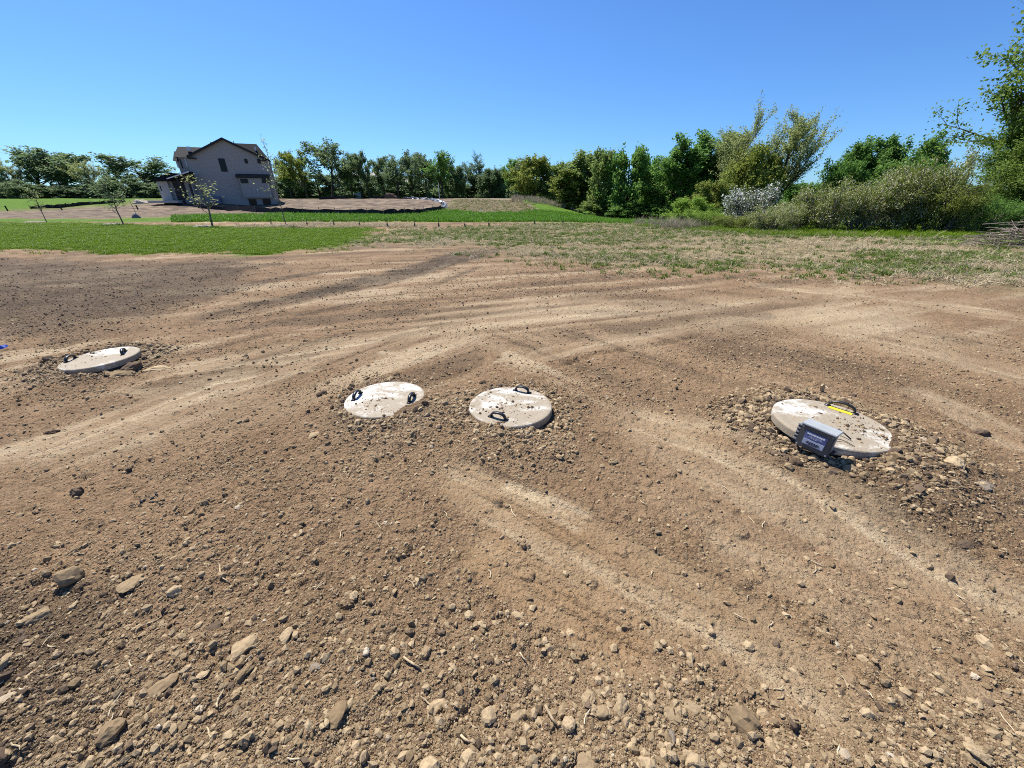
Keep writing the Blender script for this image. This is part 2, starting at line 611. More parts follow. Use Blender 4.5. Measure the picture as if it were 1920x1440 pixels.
    for l in LIDS:
        d = np.hypot(x - l['x'], y - l['y'])
        rough = np.maximum(rough, (1.3 if l['key'] != 'mid' else 1.0) * (1 - S((d - l['R'] - 0.05 + 0.3 * e1) / (l['reach'] * 0.9))) + 0.15 * e2)
    ridge = W_RIDGE
    d, run, _ = polydist(x, y, ridge)
    rough = np.maximum(rough, 1.1 * (1 - S((d - 0.08) / 0.25)))
    rough = rough * (1 - 0.88 * smooth) * (1 - 0.5 * S((x - 3.2) / 1.5) * S((y - 1.5) / 1))
    z['rough'] = np.clip(rough, 0.10, 1.5) * (1 - 0.5 * far)
    return z


W_RIDGE = W([(760, 760), (830, 775), (880, 800)])


def relief(x, y, z):
    """height of the soil surface above the lie of the land"""
    r = np.hypot(x, y)
    near = 1 - S((r - 9) / 8)
    rough = z['rough']
    h = 0.020 * fbm(x / 0.9, y / 0.9, 21, 3) * (1 - 0.5 * z['smooth'])
    h = h + 0.026 * rough * fbm(x / 0.22, y / 0.22, 22, 3, 0.6)
    h = h - z['dep']
    h = h + 0.004 * z['smooth'] * near * vn(x * 9, y * 9, 77)
    soil = 1 - np.clip(z['green'] + 0.5 * z['straw'], 0, 1)
    m = (r < 16)
    hs = np.zeros_like(h)
    xm, ym, rm = x[m], y[m], rough[m]
    a = stones(xm, ym, 0.16, 100, 0.30 * rm, 0.10, 0.30, 0.50)
    a = np.maximum(a, stones(xm, ym, 0.105, 105, 0.40 * rm, 0.12, 0.36, 0.60))
    a = np.maximum(a, stones(xm, ym, 0.075, 110, 0.50 * rm, 0.14, 0.42, 0.65))
    k = np.flatnonzero(r[m] < 8)
    a[k] = np.maximum(a[k], stones(xm[k], ym[k], 0.036, 120, 0.62 * rm[k] + 0.06, 0.16, 0.46, 0.65))
    k = np.flatnonzero(r[m] < 3.6)
    a[k] = np.maximum(a[k], 0.9 * stones(xm[k], ym[k], 0.018, 130, 0.70 * rm[k] + 0.12, 0.2, 0.5, 0.7))
    q = (rm * 0.0065) * fbm(xm / 0.03, ym / 0.03, 140, 3, 0.6)
    hs[m] = (a + q) * (1 - S((r[m] - 11) / 5))
    h = h + hs * soil
    # tussocks under grass
    h = h + 0.03 * z['green'] * fbm(x / 0.4, y / 0.4, 31, 2) + 0.05 * z['straw'] * fbm(x / 0.3, y / 0.3, 33, 3) * S((r - 6) / 4)
    h = h + 0.10 * z['site'] * fbm(x / 2.5, y / 2.5, 36, 4)
    for l in LIDS:
        dx, dy = x - l['x'], y - l['y']
        d = np.hypot(dx, dy)
        th = np.arctan2(dy, dx)
        free = l['free'] * (0.5 + 0.5 * np.cos(th - l['side'])) ** 3
        ring = l['z'] - 0.004 - free + 0.012 * vn(dx * 7, dy * 7, 61)
        dth = (th - l['spill'] + math.pi) % (2 * math.pi) - math.pi
        spill = np.exp(-(dth / 0.42) ** 2) * l['over']
        ring = ring + 0.020 * spill
        w = 1 - S((d - l['R'] + 0.0) / l['reach'])
        near_ring = np.exp(-((d - l['R']) / 0.10) ** 2)
        h = h * (1 - 0.75 * near_ring * w) + ring * w
        # a hollow beneath the lid so that the soil stays clear of it
        inside = 1 - S((d - l['R'] + 0.035 + spill * (0.085 + 0.03 * vn(dx * 14, dy * 14, 63))) / 0.03)
        h = h * (1 - inside) + (l['z'] - 0.11) * inside
        gap = np.exp(-((d - l['R'] - 0.012) / 0.022) ** 2) * S((free - 0.012) / 0.03) * (1 - spill)
        h = h - 0.03 * gap
    return h


def height(x, y, z=None):
    x = np.asarray(x, float)
    y = np.asarray(y, float)
    z = z or zones(x, y)
    return macro(x, y) + relief(x, y, z)


def hz(x, y):
    return float(height(np.array([x]), np.array([y]))[0])


# rings evenly spaced as seen from standing height, columns finer ahead than behind
ys = np.linspace(1680, 388, 770)
ph = PITCH + np.arctan((ys - 720) / F_PX)
rad = np.concatenate([[0.12], EYE / np.tan(ph), np.geomspace(105, 2500, 34)])
ang = np.concatenate([np.linspace(-80, 80, 860), np.linspace(80, 280, 62)[1:-1]])
ang = np.radians(90 - ang)
RR, AA = np.meshgrid(rad, ang, indexing='ij')
gx, gy = (RR * np.cos(AA)).ravel(), (RR * np.sin(AA)).ravel()
GZ = zones(gx, gy)
gz = macro(gx, gy) + relief(gx, gy, GZ)
nr, na = len(rad), len(ang)
i, j = np.meshgrid(np.arange(nr - 1), np.arange(na), indexing='ij')
j2 = (j + 1) % na
quads = np.stack([i * na + j, i * na + j2, (i + 1) * na + j2, (i + 1) * na + j], -1).reshape(-1, 4)[:, ::-1]
g_me = mesh_np('ground', np.stack([gx, gy, gz], 1), quads, smooth=True)
for key in ('green', 'straw', 'dark', 'pale', 'red', 'rough', 'site', 'top'):
    a = g_me.attributes.new(key, 'FLOAT', 'POINT')
    a.data.foreach_set('value', GZ[key].astype(np.float32))


def soil_colour(n, pos, dark, pale, red):
    """shared soil colour: tan subsoil, dark topsoil, pale dry crust"""
    f1 = n.noise(1.3, 5, 0.6, pos)
    f2 = n.noise(17, 5, 0.7, pos)
    f3 = n.noise(70, 3, 0.6, pos)
    tan = n.mix(n.ramp(f1, 0.3, 0.7), (0.187, 0.119, 0.066), (0.261, 0.172, 0.100))
    tan = n.mix(n.math('MULTIPLY', n.ramp(f2, 0.40, 0.66), 0.62), tan, (0.104, 0.066, 0.038))
    tan = n.mix(n.math('MULTIPLY', n.ramp(f3, 0.46, 0.72), 0.5), tan, (0.365, 0.258, 0.156))
    c = n.mix(n.math('MULTIPLY', red, 0.55), tan, (0.261, 0.162, 0.079))
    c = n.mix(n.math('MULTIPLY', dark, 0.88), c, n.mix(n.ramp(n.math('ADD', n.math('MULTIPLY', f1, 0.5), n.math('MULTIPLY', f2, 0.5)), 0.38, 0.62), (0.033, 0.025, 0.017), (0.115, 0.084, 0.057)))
    pale = n.math('MULTIPLY', pale, n.math('SUBTRACT', 1.0, n.math('MULTIPLY', dark, 0.45)))
    pf = n.math('MULTIPLY', pale, n.ramp(n.math('ADD', f2, n.math('MULTIPLY', f3, 0.3)), 0.30, 0.75), clamp=True)
    c = n.mix(n.math('MULTIPLY', pf, 1.15, clamp=True), c, (0.490, 0.398, 0.262))
    return c, f2, f3


SOIL, nt, b = nodes('soil')
n = N(nt)
pos = n('ShaderNodeNewGeometry').outputs['Position']
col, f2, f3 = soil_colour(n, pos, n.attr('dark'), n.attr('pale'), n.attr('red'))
sitec = n.mix(n.ramp(n.noise(0.7, 6, 0.72, pos), 0.38, 0.66), (0.083, 0.061, 0.044), (0.236, 0.179, 0.126))
col = n.mix(n.attr('site'), col, sitec)
col = n.mix(n.attr('top'), col, (0.220, 0.180, 0.128))
grassc = n.mix(n.ramp(n.noise(0.9, 4, 0.6, pos), 0.3, 0.7), (0.050, 0.112, 0.006), (0.090, 0.165, 0.012))
strawc = n.mix(n.ramp(n.noise(1.7, 5, 0.7, pos), 0.35, 0.65), (0.092, 0.088, 0.040), (0.264, 0.216, 0.123))
col = n.mix(n.math('MULTIPLY', n.attr('straw'), n.ramp(n.noise(5, 4, 0.7, pos), 0.30, 0.62)), col, strawc)
col = n.mix(n.attr('green'), col, grassc)
n.link(col, b.inputs['Base Color'])
b.inputs['Roughness'].default_value = 0.95
b.inputs['Specular IOR Level'].default_value = 0.12
hgt = n.math('ADD', n.math('MULTIPLY', n.noise(95, 4, 0.65, pos), 1.0), n.math('MULTIPLY', n.noise(330, 2, 0.5, pos), 0.35))
vo = n('ShaderNodeTexVoronoi')
vo.inputs['Scale'].default_value = 62
n.link(pos, vo.inputs['Vector'])
vo2 = n('ShaderNodeTexVoronoi')
vo2.inputs['Scale'].default_value = 27
n.link(pos, vo2.inputs['Vector'])
grit = n.math('ADD', n.math('MULTIPLY', vo.outputs['Distance'], -0.9), n.math('MULTIPLY', vo2.outputs['Distance'], -1.3))
grit = n.math('MULTIPLY', grit, n.math('ADD', 0.25, n.math('MULTIPLY', n.attr('rough'), 0.9)))
far_h = n.bump(n.noise(7, 5, 0.7, pos), 0.06, 0.55)
n.link(n.bump(n.math('ADD', hgt, grit), 0.013, 0.9, far_h), b.inputs['Normal'])
ground = tag(ob('ground', g_me, SOIL), 'bare tan and brown graded soil running out to lawn and fields', 'ground', kind='structure')

# ------------------------------------------------------------------ stones and clods
def rock_mesh(seed, sub=2, flat=0.62, cuts=8, lump=0.13):
    import bmesh
    rs = np.random.default_rng(seed)
    bm = bmesh.new()
    bmesh.ops.create_icosphere(bm, subdivisions=sub, radius=1.0)
    V = np.array([v.co[:] for v in bm.verts])
    for _ in range(cuts):                                    # plane cuts give broken faces
        d = rs.normal(size=3)
        d /= np.linalg.norm(d)
        k = rs.uniform(0.62, 0.95)
        s = V @ d
        V = V - np.outer(np.clip(s - k, 0, None), d) * 0.8
    ph_ = rs.uniform(0, 6, (4, 3))
    for q in range(4):
        w = rs.normal(size=3) * (1.6 + q)
        V = V * (1 + lump * 0.5 ** (q * 0.6) * np.sin(V @ w + ph_[q, 0]))[:, None]
    if sub >= 3:                                             # crumbly skin
        for q in range(14):
            w = rs.normal(size=3) * rs.uniform(5, 14)
            V = V * (1 + 0.020 * np.sin(V @ w + rs.uniform(0, 6)))[:, None]
    V = V + rs.normal(size=V.shape) * (0.025 if sub < 3 else 0.014)
    V *= np.array([1.0, rs.uniform(0.62, 0.95), flat * rs.uniform(0.8, 1.2)])
    V /= np.abs(V[:, :2]).max()
    for v, p in zip(bm.verts, V):
        v.co = p
    me = bpy.data.meshes.new('rock')
    bm.to_mesh(me)
    bm.free()
    return me


def stone_mat(name, lo, hi, spread=1.0):
    m, nt, b = nodes(name)
    n = N(nt)
    tc = n('ShaderNodeTexCoord').outputs['Object']
    oi = n('ShaderNodeObjectInfo').outputs['Random']
    base = n.mix(n.math('MULTIPLY', oi, spread), lo, hi)
    f = n.noise(2.6, 5, 0.7, tc)
    c = n.mix(n.math('MULTIPLY', n.ramp(f, 0.4, 0.72), 0.45), base, tuple(0.6 * q for q in lo))
    n.link(c, b.inputs['Base Color'])
    b.inputs['Roughness'].default_value = 0.95
    b.inputs['Specular IOR Level'].default_value = 0.12
    n.link(n.bump(n.noise(5, 4, 0.7, tc), 0.004, 0.6), b.inputs['Normal'])
    return m


M_CLOD = stone_mat('clod_soil', (0.190, 0.135, 0.078), (0.415, 0.315, 0.192))
M_CLODK = stone_mat('dark_clod_soil', (0.085, 0.060, 0.041), (0.165, 0.118, 0.080))
M_STONE = stone_mat('limestone', (0.337, 0.265, 0.179), (0.523, 0.442, 0.335))
M_GREY = stone_mat('grey_stone', (0.159, 0.133, 0.105), (0.271, 0.221, 0.171))

ROCKS = [rock_mesh(300 + k, sub=3) for k in range(8)]
SLABS = [rock_mesh(340 + k, sub=3, flat=0.30, cuts=12) for k in range(4)]


def rockcopy(me, mat):
    m2 = me.copy()
    m2.materials.append(mat)
    return m2


RK = {kk: [rockcopy(m, mt) for m in ROCKS] for kk, mt in (('tan', M_CLOD), ('dark', M_CLODK), ('white', M_STONE), ('grey', M_GREY))}
SLB = {kk: [rockcopy(m, mt) for m in SLABS] for kk, mt in (('tan', M_CLOD), ('dark', M_CLODK), ('white', M_STONE), ('grey', M_GREY))}

# stones that stand out in the photograph: px, py, width px, kind, colour, turn, label
NAMED = [
    (1838, 812, 38, 'r', 'dark', 0.3, 'dark angular rock lying alone right of the box lid'),
    (632, 1345, 52, 's', 'tan', 1.2, 'flat squarish tan clod low in the foreground left of centre'),
    (405, 1418, 52, 's', 'tan', 0.9, 'flat clod slab cut by the bottom edge of the photo, left half'),
    (305, 1290, 58, 's', 'tan', 0.5, 'broad crusted clod in the cloddy lower left'),
    (250, 1098, 44, 's', 'tan', 0.9, 'pale leaning soil slab at the left of the foreground'),
    (140, 1090, 44, 'r', 'tan', 0.6, 'lumpy clod above the cloddy lower left corner'),
    (72, 1160, 48, 'r', 'tan', 0.2, 'large crumbly clod near the left photo edge'),
    (1103, 1312, 38, 'r', 'tan', 1.1, 'upright tan clod, upper one of the pair in the central foreground'),
    (1130, 1338, 46, 'r', 'tan', 0.2, 'rounded brown clod, lower one of the pair in the central foreground'),
    (1268, 1342, 46, 's', 'tan', 2.6, 'lower half of the split pale slab in the right foreground'),
    (1294, 1326, 50, 's', 'tan', 2.6, 'upper half of the split pale slab in the right foreground'),
    (1395, 1352, 56, 'r', 'tan', 2.2, 'long tan clod with steep shaded end right of the split slab'),
    (1300, 1428, 40, 'r', 'tan', 0.2, 'clod with deep shadow at the bottom edge right of centre'),
    (915, 1338, 36, 'r', 'tan', 1.5, 'lumpy clod left of the round clod in the central foreground'),
    (970, 1342, 32, 'r', 'tan', 0.1, 'round brown clod between lumpy clod and the clod pair'),
    (817, 1316, 46, 's', 'tan', 0.4, 'flat tan clod left of the lumpy foreground clod'),
    (798, 1220, 32, 'r', 'tan', 1.3, 'upright tan clod beside the short broken stick'),
    (455, 1222, 58, 's', 'tan', 0.8, 'wide flat crust of soil in the left foreground'),
    (462, 1264, 34, 'r', 'tan', 1.2, 'knobbly clod just below the wide flat crust'),
    (213, 1378, 46, 'r', 'tan', 0.4, 'big tan clod in the lower left corner area'),
    (1012, 1352, 20, 's', 'tan', 1.9, 'small pale chip beside the straw piece in the foreground'),
    (878, 1150, 22, 'r', 'tan', 1.6, 'small pointed tan clod on the open gravelly soil'),
    (688, 1228, 18, 'r', 'white', 1.4, 'pale grey pointed stone in the central left foreground'),
    (723, 984, 11, 'r', 'white', 0.4, 'small bright white stone above the central foreground'),
    (17, 1317, 26, 's', 'white', 0.7, 'flat white stone at the left photo edge'),
    (375, 1336, 18, 'r', 'white', 0.2, 'little white stone below the broad crusted clod'),
    (1260, 1379, 22, 'r', 'grey', 1.6, 'smooth grey pebble below the split pale slab'),
    (1768, 906, 32, 'r', 'tan', 0.5, 'round tan cobble below the heap of the box lid'),
    (1826, 936, 40, 's', 'grey', 0.0, 'flat greyish cobble right of the round tan cobble'),
    (1405, 1206, 22, 'r', 'tan', 0.3, 'rounded pale clod alone in the right foreground'),
    (1335, 1178, 20, 'r', 'tan', 1.0, 'tan clod standing left of the rounded pale clod'),
    (1430, 1332, 30, 's', 'tan', 0.1, 'flat pale clod right of the long tan clod'),
    (1435, 1285, 22, 'r', 'tan', 0.7, 'small square clod above the flat pale clod'),
    (1070, 1180, 22, 'r', 'tan', 0.5, 'round tan clod on the edge of the sandy track'),
    (300, 690, 52, 's', 'tan', 0.15, 'flat tan clod slab at the right of the farthest lid'),
    (248, 693, 34, 'r', 'dark', 0.4, 'dark crumbled clod against the rim of the farthest lid'),
    (222, 703, 46, 's', 'tan', 0.2, 'low clod in front of the farthest lid'),
    (100, 687, 18, 'r', 'dark', 0.7, 'small dark clod left of the farthest lid'),
    (605, 747, 22, 'r', 'dark', 0.2, 'dark clod left of the round lid with two end-on handles'),
    (645, 791, 16, 'r', 'dark', 0.6, 'dark pebble in front of the lid with two end-on handles'),
    (751, 782, 14, 'r', 'dark', 1.1, 'dark upright pebble at the front right rim of that dusty lid'),
    (590, 822, 30, 's', 'tan', 0.4, 'flat tan stone in the soil left of the middle lids'),
    (95, 806, 26, 'r', 'dark', 0.3, 'dark lump beside the pale track at the left'),
    (208, 912, 26, 's', 'tan', 0.1, 'pale flat clod in the left part of the soil'),
    (145, 924, 24, 'r', 'dark', 0.2, 'dark lump right below the pale left track'),
    (906, 730, 16, 'r', 'dark', 0.7, 'dark clod touching the back left rim of the central lid'),
    (744, 710, 14, 'r', 'dark', 0.3, 'dark clod behind the lid with two end-on handles'),
    (1150, 868, 22, 'r', 'tan', 0.5, 'clod on the soil ridge right of the central lid'),
    (1520, 1130, 20, 'r', 'tan', 0.8, 'small clod on the smooth right foreground'),
    (1688, 1305, 28, 's', 'dark', 0.4, 'dark flat clod in the lower right'),
    (1885, 1375, 34, 's', 'tan', 2.6, 'long flat stone in the lower right corner'),
    (1800, 1030, 34, 's', 'dark', 0.1, 'dark clod in the hollow at the right'),
]
rock_xy = []
n_hit = [hit(q[0], q[1]) for q in NAMED]
n_h = height(np.array([q[0] for q in n_hit]), np.array([q[1] for q in n_hit]))
for k, (px, py, wpx, kind, colr, turn, label) in enumerate(NAMED):
    x, y = n_hit[k]
    d = ray(px, py)
    half = 0.5 * wpx * (EYE / -d[2]) / F_PX
    me = (RK if kind == 'r' else SLB)[colr][k % (8 if kind == 'r' else 4)]
    o = ob('rock' if colr in ('white', 'grey') or k == 0 else 'dirt_clod', me, None, None, (x, y, n_h[k] + half * (0.02 if kind == 'r' else -0.10)),
           (random.uniform(-.15, .15), random.uniform(-.15, .15), turn), (half, half, half * random.uniform(0.9, 1.2)))
    tag(o, label, 'stone' if colr in ('white', 'grey') or k == 0 else 'dirt clod', 'stones and clods that stand out')
    rock_xy.append((x, y, half))

# the 240 largest of the other clods, each an object
cand = []
for q in range(900):
    u = random.random()
    if u < 0.42:
        reg = 'fore'
        x, y = onZ(random.uniform(-60, 1980), 1000 + 470 * random.random() ** 0.6)[:2]
    elif u < 0.82:
        l = LIDS[random.choices([0, 1, 2, 3], [1, 1.4, 2.0, 3.6])[0]]
        a_, dd = random.uniform(0, 6.283), l['R'] + 0.03 + abs(random.gauss(0, 0.32 if l['key'] != 'box' else 0.42))
        x, y = l['x'] + dd * math.cos(a_) * 1.2, l['y'] + dd * math.sin(a_)
        reg = l['key']
    else:
        reg = 'open'
        x, y = onZ(random.uniform(-60, 1980), random.uniform(580, 1000))[:2]
    cand.append((reg, x, y))
cx_, cy_ = np.array([q[1] for q in cand]), np.array([q[2] for q in cand])
cz_ = zones(cx_, cy_)
ch_ = height(cx_, cy_, cz_)
kk = 0
for q, (reg, x, y) in enumerate(cand):
    if kk >= 240:
        break
    half = min(0.036, 0.0092 / max(0.06, random.random()) ** 0.55)
    if random.random() > 0.15 + cz_['rough'][q] * 0.9 or any(math.hypot(x - a, y - b) < 0.8 * c + 0.8 * half for a, b, c in rock_xy):
        continue
    if any(math.hypot(x - l['x'], y - l['y']) < l['R'] + 0.8 * half for l in LIDS):
        continue
    if reg == 'open':
        half = min(half * 1.1, 0.026)
    flat = random.random() < 0.35
    colr = random.choices(['tan', 'dark', 'grey', 'white'], [0.84, 0.11, 0.03, 0.02] if reg != 'open' else [0.6, 0.36, 0.03, 0.01])[0]
    me = random.choice((SLB if flat else RK)[colr])
    o = ob('dirt_clod', me, None, None, (x, y, ch_[q] - half * random.uniform(-0.1, 0.35)), (random.uniform(-.3, .3), random.uniform(-.3, .3), random.uniform(0, 6.28)),
           (half, half, half * random.uniform(0.8, 1.25)))
    lab = {'fore': 'small dirt clod or stone strewn over the near foreground soil', 'open': 'small dirt clod lying on the open middle-distance soil',
           'far': 'small clod in the loose soil round the farthest left lid', 'mid': 'small clod in the soil round the dusty lid with end-on handles',
           'centre': 'small clod in the crumbled soil round the central lid', 'box': 'small clod in the stony heap round the lid with the grey box'}[reg]
    tag(o, lab, 'dirt clod', 'loose clods: ' + reg)
    rock_xy.append((x, y, half))
    kk += 1


# ---- scatter: thousands of small pieces on given points
def scatter(name, P, rot, scl, pick, protos, label, cat):
    me = bpy.data.meshes.new(name)
    me.vertices.add(len(P))
    me.vertices.foreach_set('co', np.asarray(P, np.float32).ravel())
    for nm, typ, arr in (('rot', 'FLOAT_VECTOR', rot), ('scl', 'FLOAT_VECTOR', scl)):
        a = me.attributes.new(nm, typ, 'POINT')
        a.data.foreach_set('vector', np.asarray(arr, np.float32).ravel())
    a = me.attributes.new('pick', 'INT', 'POINT')
    a.data.foreach_set('value', np.asarray(pick, np.int32))
    col = bpy.data.collections.new(name + '_pieces')
    for k, (pm, mat) in enumerate(protos):
        o = bpy.data.objects.new('%s_piece_%02d' % (name, k), pm)
        if not pm.materials:
            pm.materials.append(mat)
        col.objects.link(o)
    ng = bpy.data.node_groups.new(name + '_scatter', 'GeometryNodeTree')
    ng.interface.new_socket('Geometry', in_out='INPUT', socket_type='NodeSocketGeometry')
    ng.interface.new_socket('Geometry', in_out='OUTPUT', socket_type='NodeSocketGeometry')
    gi, go = ng.nodes.new('NodeGroupInput'), ng.nodes.new('NodeGroupOutput')
    ip = ng.nodes.new('GeometryNodeInstanceOnPoints')
    ci = ng.nodes.new('GeometryNodeCollectionInfo')
    ci.inputs['Collection'].default_value = col
    ci.inputs['Separate Children'].default_value = True
    ci.inputs['Reset Children'].default_value = True

    def at(nm, typ):
        q = ng.nodes.new('GeometryNodeInputNamedAttribute')
        q.data_type = typ
        q.inputs['Name'].default_value = nm
        return q.outputs['Attribute']
    er = ng.nodes.new('FunctionNodeEulerToRotation')
    ln = ng.links.new
    ln(gi.outputs[0], ip.inputs['Points'])
    ln(ci.outputs[0], ip.inputs['Instance'])
    ip.inputs['Pick Instance'].default_value = True
    ln(at('pick', 'INT'), ip.inputs['Instance Index'])
    ln(at('rot', 'FLOAT_VECTOR'), er.inputs[0])
    ln(er.outputs[0], ip.inputs['Rotation'])
    ln(at('scl', 'FLOAT_VECTOR'), ip.inputs['Scale'])
    ln(ip.outputs[0], go.inputs[0])
    o = ob(name, me)
    md = o.modifiers.new('scatter', 'NODES')
    md.node_group = ng
    return tag(o, label, cat, kind='stuff')


# gravel: sizes follow a power law, finer close by where fine pieces show
NG = 290000
NT = 540000
py_ = np.where(rng.random(NT) < 0.62, 470 + 1090 * rng.random(NT) ** 0.68, rng.uniform(485, 900, NT))
px_ = rng.uniform(-160, 2080, NT)
v_ = -(py_ - 720) / F_PX
c_, s_ = math.cos(PITCH), math.sin(PITCH)
t_ = -EYE / (-s_ + v_ * c_)
x_, y_ = (px_ - 960) / F_PX * t_, (c_ + v_ * s_) * t_
zz = zones(x_, y_)
keep = rng.random(NT) < np.clip(0.10 + 0.66 * zz['rough'], 0, 1) * (1 - np.clip(zz['green'] + 0.6 * zz['straw'], 0, 1)) * (1 - 0.75 * zz['smooth'])
patch = 0.30 + 0.9 * S((fbm(x_ / 0.8, y_ / 0.8, 301, 4, 0.6) + 0.15) / 0.45)
keep &= rng.random(NT) < patch + zz['dark'] * 0.3 + 0.5 * S((2.2 - y_) / 1.0)
for l in LIDS:
    keep &= np.hypot(x_ - l['x'], y_ - l['y']) > l['R'] + 0.005
keep = np.flatnonzero(keep)[:NG]
x_, y_, t_ = x_[keep], y_[keep], t_[keep]
zz = {k: v[keep] for k, v in zz.items()}
smin = np.maximum(0.0017, 0.00105 * t_)
sz = np.minimum(smin * rng.random(len(keep)) ** -0.43, 0.017) * (0.8 + 0.4 * rng.random(len(keep)))
gh = height(x_, y_, zz)
for l in LIDS:
    sz = sz * (1 + (1.0 if l['key'] == 'box' else 0.55) * (1 - S((np.hypot(x_ - l['x'], y_ - l['y']) - l['R'] - 0.05) / (0.6 * l['reach']))))
P = np.stack([x_, y_, gh + sz * rng.uniform(-0.35, 0.3, len(sz))], 1)
dark_p = np.clip(0.035 + 0.50 * zz['dark'], 0, 1)
u = rng.random(len(keep))
pick = np.where(u < dark_p, 8 + rng.integers(0, 4, len(u)), rng.integers(0, 8, len(u)))
pick = np.where(u > 0.993, 12 + rng.integers(0, 2, len(u)), pick)
rot = np.stack([rng.normal(0, 0.35, len(u)), rng.normal(0, 0.35, len(u)), rng.uniform(0, 6.28, len(u))], 1)
scl = sz[:, None] * np.stack([np.ones(len(u)), rng.uniform(0.8, 1.1, len(u)), rng.uniform(0.8, 1.35, len(u))], 1)
# crumbs that lie on the lids
LP, LS, LK = [], [], []
for li, l in enumerate(LIDS):
    nC = [90, 150, 260, 330][li]
    cl = [(rng.uniform(-0.8, 0.8), rng.uniform(-0.8, 0.8)) for _ in range(6)]
    for q in range(nC):
        if q % 3:
            c0 = cl[q % 6]
            a, bb = c0[0] + rng.normal(0, 0.22), c0[1] + rng.normal(0, 0.16)
        else:
            a, bb = rng.uniform(-1, 1), rng.uniform(-1, 1)
        if a * a + bb * bb > 0.93:
            continue
        LP.append((l['x'] + a * l['R'], l['y'] + bb * l['R'], l['z'] + 0.006 * (1 - (a * a + bb * bb)) + 0.001))
        LS.append(min(0.016, 0.0026 * rng.random() ** -0.6))
        LK.append(8 + rng.integers(0, 4) if rng.random() < 0.55 else rng.integers(0, 8))
P = np.concatenate([P, np.array(LP)])
ls = np.array(LS)
scl = np.concatenate([scl, ls[:, None] * np.array([[1, 0.9, 0.9]])])
pick = np.concatenate([pick, np.array(LK)])
rot = np.concatenate([rot, np.stack([np.zeros(len(ls)), np.zeros(len(ls)), rng.uniform(0, 6.28, len(ls))], 1)])
peb = [(rock_mesh(500 + k, sub=1, flat=0.7, cuts=7, lump=0.2), M_CLOD) for k in range(8)] + \
      [(rock_mesh(520 + k, sub=1, flat=0.65, cuts=7, lump=0.2), M_CLODK) for k in range(4)] + \
      [(rock_mesh(530 + k, sub=1, flat=0.65, cuts=7, lump=0.1), M_STONE) for k in range(2)]
scatter('gravel', P, rot, scl, pick, peb, 'crumbs of soil and fine gravel strewn over the bare ground', 'gravel')

# straw and root bits lying about
M_STRAWBIT = stone_mat('dry_straw', (0.42, 0.33, 0.20), (0.66, 0.56, 0.38))
sb = []
for k in range(4):
    m = MB()
    pts = [(-1 + 0.5 * q, 0.12 * math.sin(q * 1.3 + k * 2), 0.05 * math.cos(q + k)) for q in range(5)]
    m.tube(pts, [0.05, 0.06, 0.06, 0.055, 0.03], 5)
    sb.append((m.mesh('straw_bit'), M_STRAWBIT))
nS = 90
py_ = 600 + 840 * rng.random(nS) ** 0.8
px_ = rng.uniform(-50, 1970, nS)
pts = np.array([onZ(a, b)[:2] for a, b in zip(px_, py_)])
ok = np.ones(nS, bool)
for l in LIDS:
    ok &= np.hypot(pts[:, 0] - l['x'], pts[:, 1] - l['y']) > l['R'] + 0.04
pts = pts[ok]
nS = len(pts)
hh = height(pts[:, 0], pts[:, 1])
L_ = rng.uniform(0.010, 0.032, nS) * np.where(rng.random(nS) < 0.15, 1.8, 1)
scatter('straw_bits', np.column_stack([pts, hh + 0.006]), np.column_stack([rng.normal(0, .1, nS), rng.normal(0, .18, nS), rng.uniform(0, 6.28, nS)]),
        np.column_stack([L_, np.full(nS, 0.035), np.full(nS, 0.035)]), rng.integers(0, 4, nS), sb, 'bits of dry straw and root lying in the soil', 'straw')
#PART2
# ------------------------------------------------------------------ the riser lids
M_LID, nt, b = nodes('dusty_white_plastic')
n = N(nt)
tc = n('ShaderNodeTexCoord').outputs['Object']
rnd = n('ShaderNodeObjectInfo').outputs['Random']
mp = n('ShaderNodeMapping')
n.link(tc, mp.inputs['Vector'])
cmb = n('ShaderNodeCombineXYZ')
n.link(n.math('MULTIPLY', rnd, 37.0), cmb.inputs[0])
n.link(cmb.outputs[0], mp.inputs['Location'])
mp.inputs['Scale'].default_value = (1.0, 1.35, 1.0)
mp.inputs['Rotation'].default_value = (0, 0, 0.5)
pv = mp.outputs[0]
big, mid, fine = n.noise(2.3, 5, 0.62, pv), n.noise(9, 5, 0.65, pv), n.noise(60, 4, 0.7, tc)
dirt = n.ramp(n.math('ADD', n.math('ADD', n.math('MULTIPLY', big, 0.62), n.math('MULTIPLY', mid, 0.34)), n.math('MULTIPLY', fine, 0.14)), 0.42, 0.575)
spk = n.ramp(fine, 0.54, 0.64)
c = n.mix(n.math('MULTIPLY', dirt, 0.85), (0.56, 0.555, 0.515), (0.238, 0.185, 0.118))
c = n.mix(n.math('MULTIPLY', spk, n.math('ADD', 0.15, n.math('MULTIPLY', dirt, 0.5))), c, (0.20, 0.14, 0.09))
n.link(c, b.inputs['Base Color'])
b.inputs['Roughness'].default_value = 0.7
b.inputs['Specular IOR Level'].default_value = 0.25
n.link(n.bump(n.math('ADD', fine, mid), 0.003, 0.5), b.inputs['Normal'])
M_BLACK = plain('black_plastic', (0.014, 0.014, 0.016), 0.38, 0.2, 20, 0.5)
M_YELLOW = plain('yellow_label', (0.80, 0.62, 0.03), 0.45, 0.05)


def lathe(prof, seg=96):
    th = np.linspace(0, 2 * math.pi, seg, endpoint=False)
    V = [(r * math.cos(t), r * math.sin(t), z) for r, z in prof for t in th]
    Fq = [(i * seg + j, i * seg + (j + 1) % seg, (i + 1) * seg + (j + 1) % seg, (i + 1) * seg + j) for i in range(len(prof) - 1) for j in range(seg)]
    return V, Fq


